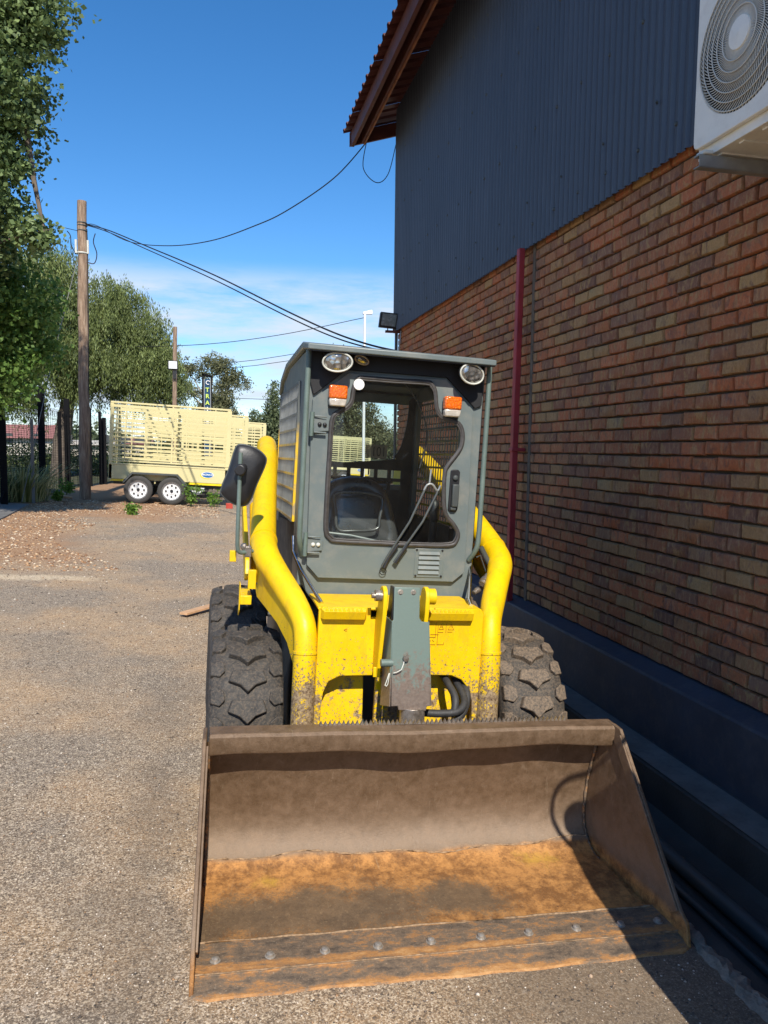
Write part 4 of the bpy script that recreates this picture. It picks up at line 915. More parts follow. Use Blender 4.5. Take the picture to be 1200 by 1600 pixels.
# door fittings
for zc_, blk in ((1.755, True), (1.20, False)):
    g = MB(); g.hexa([(.372, 3.462, zc_ - .034), (.442, 3.466, zc_ - .028), (.442, 3.477, zc_ - .028), (.372, 3.477, zc_ - .034), (.372, 3.462, zc_ + .034), (.442, 3.466, zc_ + .020), (.442, 3.477, zc_ + .020), (.372, 3.477, zc_ + .034)])
    g.box(.372, .43, 3.452, 3.464, zc_ - .040, zc_ - .033); g.box(.372, .43, 3.452, 3.464, zc_ + .033, zc_ + .040)
    h = lp('hinge', g, 'grey', 30, .002, parent=door)
    g = MB(); g.cyl((.362, 3.465, zc_ - .055), (.362, 3.465, zc_ + .055), .0105, None, 12); lp('hinge_pin', g, 'frame_teal', 50, parent=door)
    for x in (.398, .422):
        g = MB(); g.lathe([(0, .010), (-.006, .009), (-.009, .004), (-.009, 0)], (x, 3.463, zc_), 'y', 12); lp('hinge_bolt', g, 'black' if blk else 'clamp', 60, parent=door)
g = MB(); g.prism([(x_, z_) for x_, z_ in [(1.045, 1.578), (1.053, 1.585), (1.082, 1.585), (1.092, 1.575), (1.092, 1.395), (1.084, 1.38), (1.052, 1.38), (1.043, 1.39)]], 'y', 3.4775, 3.470); lp('handle_recess', g, 'black', 30, .003, parent=door)
g = MB(); g.box(1.054, 1.087, 3.448, 3.470, 1.405, 1.515); g.box(1.052, 1.080, 3.455, 3.470, 1.388, 1.405); g.lathe([(0, .014), (-.01, .013), (-.012, 0)], (1.069, 3.470, 1.545), 'y', 16); lp('door_handle', g, 'greydk', 40, .005, parent=door)
g = MB(); g.box(.894, 1.038, 3.474, 3.4775, 1.057, 1.198); lv = lp('vent_panel', g, 'grey', 30, .002, parent=door)
for k in range(5):
    zz = 1.175 - k * .0235
    g = MB(); g.hexa([(.912, 3.466, zz - .006), (1.018, 3.466, zz - .006), (1.018, 3.474, zz - .006), (.912, 3.474, zz - .006), (.915, 3.473, zz + .008), (1.015, 3.473, zz + .008), (1.015, 3.474, zz + .008), (.915, 3.474, zz + .008)]); lp('louvre', g, 'grey', 30, parent=door)
for x, zz in ((.902, 1.19), (1.030, 1.19), (.902, 1.065), (1.030, 1.065)):
    g = MB(); g.lathe([(0, .0055), (-.003, .005), (-.003, 0)], (x, 3.4735, zz), 'y', 8); lp('screw', g, 'black', 50, parent=door)
# wipers
g = MB(); g.tube([(.73, 3.462, 1.105), (.752, 3.452, 1.155), (.85, 3.445, 1.327), (.912, 3.445, 1.478), (.918, 3.448, 1.492)], .0058, 8); wp = lp('wiper_arm', g, 'greydk', 60)
g = MB(); g.tube([(.788, 3.458, 1.128), (.808, 3.45, 1.165), (.913, 3.445, 1.329), (.975, 3.445, 1.468), (.978, 3.448, 1.482)], .0058, 8); lp('wiper_arm', g, 'greydk', 60)
g = MB(); g.tube(catmull([(.910, 3.446, 1.478), (.925, 3.446, 1.505), (.950, 3.446, 1.508), (.976, 3.446, 1.480), (.99, 3.446, 1.505)], 4, False), .0055, 8); g.tube([(.935, 3.446, 1.508), (.940, 3.450, 1.58)], .005, 8); lp('wiper_linkage', g, 'galv', 60)
g = MB(); g.tube([(.742, 3.458, 1.10), (.76, 3.455, 1.15), (.80, 3.452, 1.215)], .0095, 8); g.tube([(.796, 3.456, 1.125), (.815, 3.452, 1.165), (.845, 3.449, 1.215)], .0095, 8); lp('wiper_boot', g, 'black', 60)
g = MB(); g.tube([(.738 + .016 * cos(a), 3.462, 1.083 + .016 * sin(a)) for a in np.linspace(0, 2 * pi, 17)[:-1]], .002, 6, closed=True); lp('split_ring', g, 'black', 60)
g = MB(); g.lathe([(0, .026), (-.004, .025), (-.005, 0)], (.571, 3.467, 1.951), 'y', 24); lp('white_disc', g, 'white', 50)
# indicator lamps
for x0, z0 in ((.430, 1.842), (.980, 1.833)):
    g = MB(); g.box(x0 + .004, x0 + .080, 3.468, 3.4775, z0 - .008, z0 + .092); ind = lp('indicator_lamp', g, 'black', 30, .003)
    g = MB(); g.box(x0, x0 + .084, 3.425, 3.467, z0 + .034, z0 + .095); lp('orange_lens', g, 'orange', 40, .008, parent=ind)
    g = MB(); g.hexa([(x0 + .006, 3.430, z0 + .0), (x0 + .078, 3.430, z0), (x0 + .078, 3.467, z0), (x0 + .006, 3.467, z0), (x0 + .001, 3.426, z0 + .0335), (x0 + .083, 3.426, z0 + .0335), (x0 + .083, 3.467, z0 + .0335), (x0 + .001, 3.467, z0 + .0335)]); lp('clear_lens', g, 'clearlens', 40, .006, parent=ind)
# work lamps
def worklamp(cx, cz, rx, rz, tilt, name='work_lamp', fy=3.40):
    g = MB(); ring = []; ax = Vector((tilt[0], -1, tilt[1])).normalized(); u = Vector((1, 0, tilt[2])); u = (u - ax * u.dot(ax)).normalized(); w = ax.cross(u)
    c = Vector((cx, fy, cz))
    def circ_(d, s_, n=28): return [c + ax * d + u * (rx * s_ * cos(a)) + w * (rz * s_ * sin(a)) for a in np.linspace(0, 2 * pi, n + 1)[:-1]]
    def loft(rs_):
        vs = []; n = 28
        for d, s_ in rs_: vs += [tuple(p) for p in circ_(d, s_)]
        return vs, [(r * n + i, r * n + (i + 1) % n, (r + 1) * n + (i + 1) % n, (r + 1) * n + i) for r in range(len(rs_) - 1) for i in range(n)] + [tuple(range(n)), tuple(range((len(rs_) - 1) * n, len(rs_) * n))]
    g.add(*loft([(-.055, .45), (-.04, .8), (-.01, 1.06), (.006, 1.08), (.006, .98)])); b = lp(name, g, 'black', 50)
    g = MB(); g.tube([tuple(p) for p in circ_(.008, 1.0)], .0045, 8, closed=True); lp('lamp_rim', g, 'clamp' if name == 'work_lamp' else 'steel', 60, parent=b)
    g = MB(); g.add(*loft([(.004, .96), (.010, .8), (.014, .5), (.016, .05)])); lp('lamp_lens', g, 'lens', 60, parent=b)
worklamp(.455, 2.037, .066, .042, (-.15, -.25, .12)); worklamp(1.090, 2.037, .062, .044, (.15, -.25, -.30)); worklamp(.570, 2.062, .034, .018, (0, -.5, -.4), 'small_lamp', 3.43)
g = MB(); g.box(.40, .53, 3.46, 3.475, 2.072, 2.090); lp('lamp_bracket', g, 'black', 30)
g = MB(); g.box(1.03, 1.15, 3.46, 3.475, 2.072, 2.090); lp('lamp_bracket', g, 'black', 30)
# faint warning pictograms on the yellow front
g = MB()
def ln(a, b, r=.0012): g.tube([(a[0], 3.1335, a[1]), (b[0], 3.1335, b[1])], r, 4)
for a, b in (((.892, .86), (.93, .86)), ((.915, .915), (.915, .845)), ((.88, .848), (.915, .848)), ((.88, .848), (.88, .815)), ((.88, .815), (.917, .815)), ((.925, .90), (.925, .815)), ((.925, .87), (.95, .87)), ((.925, .815), (.955, .815)), ((.962, .91), (.962, .868)), ((.97, .872), (.992, .872)), ((.972, .882), (.985, .908)), ((.985, .908), (.998, .882)), ((.998, .882), (.972, .882)), ((.930, .883), (.940, .905)), ((.940, .905), (.950, .883)), ((.950, .883), (.930, .883)), ((.985, .90), (.985, .888)), ((.936, .893), (.946, .897)), ((.955, .825), (.955, .815)), ((.886, .832), (.896, .832)), ((.902, .835), (.910, .828)),
             ((.505, .877), (.517, .883)), ((.517, .883), (.517, .871)), ((.517, .871), (.505, .877))): ln(a, b)
lp('warning_pictograms', g, 'decal', None, kind='stuff')
# mirror on its post
mo = [(.040, 1.640), (.100, 1.633), (.150, 1.602), (.160, 1.565), (.125, 1.47), (.100, 1.395), (.070, 1.368), (.020, 1.378), (-.022, 1.408), (-.030, 1.440), (.000, 1.53), (.020, 1.61)]
g = MB(); o_ = catmull(mo, 4); n = len(o_); cx_, cz_ = .065, 1.505; vs = []
for s_, yy in ((.90, 3.437), (.985, 3.436), (1, 3.428), (.985, 3.420), (.95, 3.414), (.80, 3.404), (.5, 3.397), (.05, 3.394)): vs += [(cx_ + (x - cx_) * s_, yy, cz_ + (z - cz_) * s_) for x, z in o_]
g.add(vs, [(r * n + i, r * n + (i + 1) % n, (r + 1) * n + (i + 1) % n, (r + 1) * n + i) for r in range(7) for i in range(n)] + [tuple(range(7 * n, 8 * n))]); mr = lp('mirror', g, 'black', 60)
g = MB(); g.add([(cx_ + (x - cx_) * .9, 3.436, cz_ + (z - cz_) * .9) for x, z in o_], [tuple(range(n))]); lp('mirror_glass', g, 'mirrorglass', None, parent=mr)
g = MB(); g.tube([(cx_ + (x - cx_) * .99, 3.424, cz_ + (z - cz_) * .99) for x, z in o_], .0045, 8, closed=True); lp('mirror_rim', g, 'greydk', 60, parent=mr)
g = MB(); g.cyl((.057, 3.40, 1.537), (.047, 3.352, 1.530), .023, .025, 18); g.cyl((.047, 3.352, 1.530), (.044, 3.340, 1.529), .028, .022, 18); lp('mirror_clamp', g, 'black', 50, .003, parent=mr)
g = MB(); g.tube(catmull([(.046, 3.375, 1.605), (.047, 3.375, 1.45), (.049, 3.375, 1.25), (.052, 3.378, 1.185), (.062, 3.385, 1.165), (.085, 3.40, 1.162), (.12, 3.43, 1.165)], 5, False), .0095, 12); lp('mirror_post', g, 'frame_teal', 60)
g = MB(); g.box(.085, .115, 3.395, 3.43, 1.14, 1.19); g.lathe([(0, .018), (-.02, .016), (-.024, .0)], (.082, 3.42, 1.185), 'y', 12); lp('post_clamp', g, 'steel', 40, .004)

# ------------------------------------------------------------------ added board with hoop just outside the frame, shaped to cast the bucket shadow
cb = thing('shadow_blocker', 'added upright board with hoop, out of view, shaped to throw the bucket shadow', 'shadow blocker', (1.6, 1.3, -.08))
g = MB(); g.prism([(1.365, -.06), (2.05, -.06), (2.05, 1.50), (1.47, 1.50), (1.43, 1.40), (1.385, 1.10), (1.362, .85)], 'y', 1.30, 1.34); part('blocker_board', g, 'greydk', cb, bevel=.01)
g = MB(); g.tube(catmull([(1.47, 1.32, 1.28), (1.40, 1.32, 1.46), (1.372, 1.32, 1.57), (1.385, 1.32, 1.66), (1.44, 1.32, 1.71), (1.54, 1.32, 1.725), (1.60, 1.32, 1.74), (1.60, 1.32, 1.45)], 5, False), .011, 10); part('blocker_hoop', g, 'greydk', cb)
g = MB(); g.lathe([(-.02, .0), (-.02, .075), (.02, .075), (.02, 0)], (1.50, 1.32, 1.52), 'y', 28); part('disc', g, 'greydk', cb)
g = MB(); g.lathe([(-.03, .0), (-.03, .1), (.03, .1), (.03, 0)], (1.50, 1.24, .02), 'x', 24); part('wheel', g, 'treadgrey', cb)  # both wheels belong to the made-up blocker
g = MB(); g.lathe([(-.03, .0), (-.03, .1), (.03, .1), (.03, 0)], (1.95, 1.24, .02), 'x', 24); part('wheel', g, 'treadgrey', cb)

# ------------------------------------------------------------------ livestock trailers
TR = (-2.78, 21.5, 0.)
def trailer():
    t = thing('livestock_trailer', 'nearest cream livestock trailer with railed sides and white spoked rims', 'trailer', LW(TR), (0, TILT, 0), TR, 'cream livestock trailers parked in a row')
    x0, x1, y0, y1, zb, zt = -2.75, .42, 21.5, 23.3, .58, 2.66
    tp = lambda n, g, mt, s=30, b=0, **k: part(n, g, mt, t, s, b, **k)
    g = MB(); g.box(x0, x1, y0, y0 + .04, .63, 1.02); tp('side_board', g, 'cream', 30, .008)
    g = MB(); g.box(x0, x1, y1 - .04, y1, .63, 1.02); tp('side_board', g, 'cream', 30, .008)
    g = MB(); g.box(x0 + .02, x1 - .02, y0 + .05, y1 - .05, .60, .64); tp('floor', g, 'greydk')
    g = MB(); g.box(x0 + .05, x0 + .48, y0 + .01, y0 + .05, .57, .625); tp('yellow_strip', g, 'yellowstrip'); g = MB(); g.box(x0 + 2.1, x1 - .05, y0 + .01, y0 + .05, .57, .625); tp('yellow_strip', g, 'yellowstrip')
    g = MB(); g.box(x0, x1, y0 - .01, y0 + .05, 1.02, 1.06); g.box(x0, x1, y0 - .01, y0 + .05, 1.10, 1.14); tp('sill_rail', g, 'cream', 30, .005)
    for yy in (y0 + .02, y1 - .02):
        for k in range(13):
            zz = 1.19 + k * .117
            g = MB(); hgt = .0175 if k < 12 else .03; g.box(x0 + .05, x1 - .08, yy - .013, yy + .013, zz - hgt - (.01 if k % 3 == 0 else 0), zz + hgt); tp('side_rail', g, 'cream')
        for x, w in ((x0 + .04, .045), (x0 + .40, .014), (x0 + 1.62, .022), (x0 + 2.0, .016), (x0 + 2.75, .014), (x1 - .04, .06)):
            g = MB(); g.box(x - w, x + w, yy - .02, yy + .02, .6 if w > .04 else 1.12, zt); tp('side_post', g, 'cream', 30, .004)
    g = MB(); g.box(x0, x1, y0 - .005, y0 + .045, zt, zt + .05); g.box(x0, x1, y1 - .045, y1 + .005, zt, zt + .05); g.box(x0, x0 + .05, y0, y1, zt, zt + .045); g.box(x1 - .05, x1, y0, y1, zt, zt + .045); tp('top_frame', g, 'cream', 30, .006)
    for xx in (x0 + .02, x1 - .02, x0 + 1.75):
        for k in range(12):
            g = MB(); zz = 1.10 + k * .13; g.box(xx - .012, xx + .012, y0 + .05, y1 - .05, zz - .016, zz + .016); tp('gate_rail', g, 'cream')
        for yy in (y0 + .5, y1 - .5): g = MB(); g.box(xx - .018, xx + .018, yy - .02, yy + .02, .65, zt); tp('gate_post', g, 'cream')
        g = MB(); g.box(xx - .018, xx + .018, y0 + .06, y1 - .06, .64, 1.02); tp('gate_board', g, 'cream')
    g = MB(); g.tube([(x0 - .03, y0 + .02, 1.78), (x0 - .09, y0 + .02, 1.80), (x0 - .09, y0 + .02, 1.98), (x0 - .03, y0 + .02, 2.0)], .012, 6); tp('grab_handle', g, 'clamp')
    # mudguard over both wheels
    a, b = x0 + .40, x0 + 2.06
    g = MB(); P = [(a, .60), (a + .22, .84), (b - .25, .84), (b, .58), (b, .52), (b - .05, .52), (b - .27, .79), (a + .24, .79), (a + .05, .56), (a, .54)]
    g.prism(P, 'y', y0 - .24, y0 - .01); tp('mudguard', g, 'greydk', 30, .004)
    g = MB(); g.box(a + .80, a + .83, y0 - .03, y0 - .02, .55, .80); tp('stay', g, 'cream')
    for cx in (x0 + .80, x0 + 1.67):
        for cy, sd in ((y0 - .12, -1), (y1 + .10, 1)):
            g = MB(); R = .375; g.lathe([(-.09, .23), (-.10, .30), (-.095, .35), (-.07, R), (.07, R), (.095, .35), (.10, .30), (.09, .23)], (cx, cy, R), 'y', 40, closed=True); w = tp('wheel', g, 'treadgrey', 40)
            g = MB(); g.lathe([(-.095, .25), (-.085, .235), (-.05, .22), (-.045, .10), (-.06, .09), (-.06, 0)], (cx, cy, R), 'y', 32, cap=False); part('rim', g, 'whiterim', w, 40)
            g = MB()
            for k in range(8): ang = 2 * pi * k / 8; g.cyl((cx + .15 * cos(ang), cy - .075, R + .15 * sin(ang)), (cx + .15 * cos(ang), cy - .045, R + .15 * sin(ang)), .024, None, 8)
            g.cyl((cx, cy - .09, R), (cx, cy - .06, R), .035, .045, 10); part('rim_holes', g, 'black', w, 40)
    g = MB(); g.box(x0 + .1, x1 - .1, y0 + .3, y0 + .38, .48, .56); g.box(x0 + .1, x1 - .1, y1 - .38, y1 - .3, .48, .56); g.box(x1, x1 + 1.1, y0 + .88, y0 + .96, .48, .56); tp('drawbar', g, 'greydk')
    # oval badge
    g = MB(); g.add([(x0 + 2.60 + .17 * cos(q), y0 - .004, .86 + .085 * sin(q)) for q in np.linspace(0, 2 * pi, 33)[:-1]], [tuple(range(32))]); tp('badge', g, 'white', None)
    g = MB(); g.add([(x0 + 2.60 + .155 * cos(q), y0 - .007, .86 + .073 * sin(q)) for q in np.linspace(0, 2 * pi, 33)[:-1]], [tuple(range(32))]); tp('badge', g, 'navy', None)
    g = MB(); A = [(x0 + 2.60 + .20 * cos(q), y0 - .003, .85 + .10 * sin(q)) for q in np.linspace(pi * .95, pi * 1.6, 12)]; B = [(x0 + 2.60 + .17 * cos(q), y0 - .003, .86 + .084 * sin(q)) for q in np.linspace(pi * .95, pi * 1.6, 12)]
    g.add(A + B, [(i, i + 1, 13 + i, 12 + i) for i in range(11)]); tp('badge_swoosh', g, 'yellowstrip', None)
    text_mesh('BRONCO', .072, 'white', t, Matrix.Translation(Vector((2.60 - .03 + x0 - TR[0] + .03, -.012, .865))) @ Matrix.Rotation(radians(90), 4, 'X'), 'badge_lettering', .001, .002)
    return t
t1 = trailer()
for (dx, dy, lb) in ((.62, 3.4, 'cream livestock trailer directly behind the nearest one, its right end showing'), (1.55, 8.6, 'small looking cream livestock trailer, third back, beside the loader arm'), (8.3, 20.5, 'pale livestock trailer far back, seen through the cab windows')):
    c = clone(t1); p = LW((TR[0] + dx, TR[1] + dy, 0)); c.location = p; c['label'] = lb

# ------------------------------------------------------------------ pole, cables, lamps, sign
pz = gz(-3.39)
pole = thing('utility_pole', 'weathered brown timber utility pole standing left of the trailers', 'pole', (-3.39, 22, pz))
g = MB(); pts = [(-3.39 + .075 * (k / 12) + .012 * sin(k * 2.1), 22, pz - .3 + k * (8.12 - pz + .3) / 12) for k in range(13)]; g.tube(pts, [.15 - .03 * k / 12 for k in range(13)], 16); part('shaft', g, 'polewood', pole)
g = MB()
for zz in (7.55, 7.48, 7.35): g.lathe([(-.015, .128), (0, .136), (.015, .128)], (-3.32, 22, zz), 'z', 16)
part('cable_clamp', g, 'greydk', pole)
for sx in (-1, 1): g = MB(); g.tube([(-3.33 + sx * .15, 21.95, 6.75), (-3.33 + sx * .15, 21.95, 7.10)], .03, 8); part('insulator', g, 'clamp', pole)
g = MB(); g.lathe([(-.02, .14), (0, .152), (.02, .14)], (-3.33, 22, 6.76), 'z', 16); part('band', g, 'clamp', pole)
g = MB(); g.tube([(-3.20, 21.98, 7.4), (-3.19, 21.98, 6.9), (-3.2, 21.97, 5.0), (-3.24, 21.95, 2.8), (-3.27, 21.94, 1.2)], .012, 6); g.tube([(-3.52, 21.95, 2.6), (-3.56, 21.9, 1.9), (-3.54, 21.9, .5)], .008, 6); part('pole_wire', g, 'cable', pole)
def cable(name, pts, r, lab, mat='cable', grp=None, n=10):
    g = MB(); g.tube(catmull(pts, n, False), r, 6); c = pts[0]; return solo(name, g, mat, c, lab, 'cable', group=grp)
pc = [(-3.22, 22, 7.53), (-2.466, 20.486, 7.014), (-1.386, 18.318, 6.151), (-.493, 16.526, 5.438), (.258, 15.02, 4.815), (1.274, 12.981, 3.918), (1.854, 11.816, 3.435), (2.252, 11.018, 3.161), (2.55, 10.42, 3.0)]
cable('power_cable', pc, .015, 'thick black cable running from the timber pole down behind the cab')
cable('power_cable', [(x, y, z - .02 - .07 * sin(pi * k / 8)) for k, (x, y, z) in enumerate(pc)], .012, 'second black cable hanging just below the thick one')
cable('thin_cable', [(-3.22, 22, 7.52), (-2.86, 21.179, 7.302), (-1.854, 18.885, 6.378), (-.85, 16.594, 5.766), (.024, 14.602, 5.414), (.743, 12.961, 5.286), (1.173, 11.981, 5.276), (1.75, 11.15, 5.52), (2.167, 10.87, 5.95)], .009, 'thin cable sagging from the timber pole to the red eave')
cable('hanging_loop', [(2.167, 10.87, 5.95), (2.13, 10.88, 5.60), (2.32, 10.88, 5.42), (2.49, 10.88, 5.55), (2.60, 10.86, 5.98)], .006, 'thin wire loop hanging below the red eave')
cable('pole_loop', [(-3.70, 22, 7.32), (-3.62, 22, 7.2), (-3.60, 22, 6.95), (-3.48, 21.95, 6.72)], .014, 'short dark cable loop at the left of the timber pole')
cable('pole_loop', [(-2.98, 21.9, 7.28), (-3.03, 21.9, 7.05), (-2.95, 21.9, 6.75), (-3.02, 21.9, 6.50), (-3.20, 21.9, 6.52)], .014, 'short dark cable loop at the right of the timber pole')
cable('guy_wire', [(-3.40, 21.9, 6.75), (-3.95, 20.9, 3.7), (-4.45, 19.6, .26)], .010, 'pale stay wire slanting from the timber pole to the fence', 'wire', n=4)
cable('drop_wire', [(-3.35, 22, 7.33), (-4.2, 21, 7.3), (-6.5, 18, 7.5)], .008, 'thin wire running left from the timber pole into the tree', n=4)
# white street lamp
lz = -.08
lamp = thing('street_lamp', 'slim white street lamp behind the cab roof', 'street lamp', (5.99, 30, lz))
g = MB(); g.cyl((5.99, 30, lz), (5.99, 30, 7.02), .06, .05, 12); part('post', g, 'white', lamp)
g = MB(); g.hexa([(5.90, 29.95, 6.98), (6.30, 29.92, 7.0), (6.30, 30.08, 7.0), (5.90, 30.05, 6.98), (5.92, 29.95, 7.08), (6.28, 29.94, 7.17), (6.28, 30.06, 7.17), (5.92, 30.05, 7.08)]); part('lamp_head', g, 'white', lamp, bevel=.02)
cable('aerial_wire', [(5.95, 30, 6.85), (2.6, 31, 6.15), (-.8, 32, 5.75), (-6, 34, 5.7)], .013, 'thin wire from the white street lamp towards the big willowy tree', n=6)
cable('aerial_wire', [(9, 60, 9.6), (1, 62, 8.3), (-12, 66, 7.8)], .022, 'upper of two distant wires crossing above the gum tree', n=4)
cable('aerial_wire', [(9, 60, 9.1), (1, 62, 7.9), (-12, 66, 7.5)], .022, 'lower of two distant wires crossing above the gum tree', n=4)
cable('aerial_wire', [(12, 90, 7.3), (1, 90, 7.4), (-10, 90, 7.6)], .03, 'lowest distant wire crossing near the horizon', n=3)
xp = -1.33; z0 = gz(xp)
lp2 = thing('lamp_pole', 'thin brown pole with a white floodlight behind the trailers', 'pole', (xp, 30, z0))
g = MB(); g.tube([(xp - .05, 30, z0), (xp - .02, 30, 3), (xp + .03, 30, 6.15)], [.10, .09, .075], 10); part('shaft', g, 'polewood', lp2)
g = MB(); g.box(xp - .24, xp + .13, 29.80, 29.88, 4.53, 4.87); part('floodlight_housing', g, 'black', lp2, bevel=.02)
g = MB(); g.box(xp - .205, xp + .095, 29.785, 29.795, 4.57, 4.84); part('floodlight_face', g, 'white', lp2)
g = MB(); g.box(xp - .06, xp + .06, 29.82, 29.92, 4.2, 4.5); part('control_gear', g, 'black', lp2)
sg_ = thing('pylon_sign', 'tall narrow dark blue sign with vertical lettering above the trailers', 'sign', (-.14, 30, gz(-.14)))
g = MB(); g.box(-.33, -.26, 29.9, 30.2, gz(0), 4.44); g.box(.00, .05, 29.9, 30.2, gz(0), 4.36); g.hexa([(-.33, 29.9, 4.38), (.05, 29.9, 4.30), (.05, 30.2, 4.30), (-.33, 30.2, 4.38), (-.33, 29.9, 4.46), (.05, 29.9, 4.37), (.05, 30.2, 4.37), (-.33, 30.2, 4.46)]); part('frame', g, 'fence', sg_)
g = MB(); g.box(-.26, .0, 29.97, 30.1, 1.2, 4.24); part('sign_face', g, 'signblue', sg_)
g = MB(); g.box(-.26, -.235, 29.955, 29.968, 1.2, 4.24); g.box(-.02, 0, 29.955, 29.968, 1.2, 4.24); part('sign_edge', g, 'ltgrey', sg_)
Tm = lambda z: Matrix.Translation(Vector((.010, -.06, z - gz(-.14)))) @ Matrix.Rotation(radians(90), 4, 'X')
for ch, zz, mt in (('T', 3.82, 'lime'), ('R', 3.58, 'lime'), ('A', 3.33, 'lime'), ('I', 3.09, 'white'), ('L', 2.86, 'white'), ('E', 2.62, 'white'), ('R', 2.38, 'white'), ('S', 2.14, 'white')): text_mesh(ch, .22, mt, sg_, Tm(zz), 'letter', .004, .006)
g = MB(); g.tube([(-.10 + .075 * cos(a), 29.95, 4.10 + .07 * sin(a)) for a in np.linspace(.5, 5.2, 14)], .018, 6); part('emblem', g, 'white', sg_)
dp = thing('distant_pole', 'small far off cross-arm pole between the lamp pole and the sign', 'pole', (-4.4, 90, 0.2))
g = MB(); g.cyl((-4.4, 90, .2), (-4.4, 90, 7.9), .12, .10, 8); part('shaft', g, 'polewood', dp)
g = MB(); g.box(-5.3, -3.4, 89.9, 90.1, 7.35, 7.5); part('crossarm', g, 'polewood', dp)

# ------------------------------------------------------------------ fence
fc = thing('security_fence', 'black post and wire security fence at the left with coiled razor wire', 'fence', (-4.66, 18.9, gz(-4.66)))
posts = [(-4.66, 18.9, 2.72, .07), (-4.25, 19.9, 2.05, .035), (-4.68, 23.1, 3.05, .085), (-4.86, 26.7, 2.5, .05), (-4.68, 27.0, 2.95, .085), (-4.2, 28.4, 2.75, .085), (-4.02, 29.8, 2.7, .05), (-3.93, 30.2, 2.5, .075), (-5.2, 16.2, 2.7, .07)]
for i, (x, y, h, w) in enumerate(posts):
    g = MB(); z0 = gz(x); g.box(x - w, x + w, y - w * .6, y + w * .6, z0 - .1, z0 + h)
    if i == 0: g.tube([(x, y, z0 + .35), (x - .02, y - .5, z0 + .02)], .025, 6)
    part('post', g, 'fence' if i != 1 else 'wire', fc)
line = [(-5.2, 16.2), (-4.66, 18.9), (-4.68, 23.1), (-4.68, 27.0), (-4.2, 28.4), (-3.93, 30.2), (-3.0, 34)]
for (xa, ya), (xb, yb) in zip(line[:-1], line[1:]):
    g = MB(); 
    for k in range(46):
        zz = .10 + k * .052; g.tube([(xa, ya, gz(xa) + zz), (xb, yb, gz(xb) + zz)], .004, 3, caps=False)
    nn_ = max(2, int(math.hypot(xb - xa, yb - ya) / .30))
    for k in range(nn_):
        t = k / nn_; x, y = xa + (xb - xa) * t, ya + (yb - ya) * t; g.tube([(x, y, gz(x) + .05), (x, y, gz(x) + 2.45)], .005, 3, caps=False)
    part('wire_panel', g, 'fence', fc, smooth=None, kind='stuff')
g = MB()
for (xa, ya), (xb, yb) in zip(line[:-1], line[1:]):
    ln_ = math.hypot(xb - xa, yb - ya); n = int(ln_ / .30 * 14); d = Vector((xb - xa, yb - ya, 0)) / ln_; pq = Vector((-d.y, d.x, 0)); pts = []
    for k in range(n):
        t = k / n; a = k / 14 * 2 * pi; c = Vector((xa, ya, gz(xa) + 2.35)) + d * (ln_ * t); pts.append(tuple(c + pq * (.16 * cos(a)) + Vector((0, 0, .16 * sin(a)))))
    g.tube(pts, .0025, 3, caps=False)
part('razor_wire', g, 'fence', fc, smooth=None, kind='stuff')

# ------------------------------------------------------------------ houses far left
def house(x, y, w, d, h, rh, wm, rm, lab, roofdir='x'):
    z0 = .65; t = thing('house', lab, 'house', (x, y, z0), group='houses beyond the fence')
    g = MB(); g.box(x - w / 2, x + w / 2, y - d / 2, y + d / 2, z0, z0 + h); part('wall', g, wm, t)
    g = MB(); e = .5; g.prism([(y - d / 2 - e, z0 + h - .05), (y, z0 + h + rh), (y + d / 2 + e, z0 + h - .05)], 'x', x - w / 2 - e, x + w / 2 + e); part('roof', g, rm, t)
    for k in range(3):
        xx = x - w / 2 + w * (k + .5) / 3; g = MB(); g.box(xx - .5, xx + .5, y - d / 2 - .04, y - d / 2 + .02, z0 + 1., z0 + 2.1); wi = part('window', g, 'greydk', t)
        g = MB(); g.box(xx - .55, xx + .55, y - d / 2 - .09, y - d / 2 - .05, z0 + .92, z0 + 1.0); part('sill', g, 'white', wi)
house(-18.6, 80, 8.5, 6, 1.7, 1.3, 'housewall', 'asphalt_roof', 'house with a faded red tin roof beyond the fence at far left')
house(-12.3, 84, 5.5, 5, 1.15, .45, 'housewall', 'housewall', 'low pale plastered outbuilding seen left of the timber pole')
house(-9.0, 88, 4.5, 5, 1.3, .6, 'housewall', 'asphalt_roof', 'small house with dull red roof between pole and trailer')

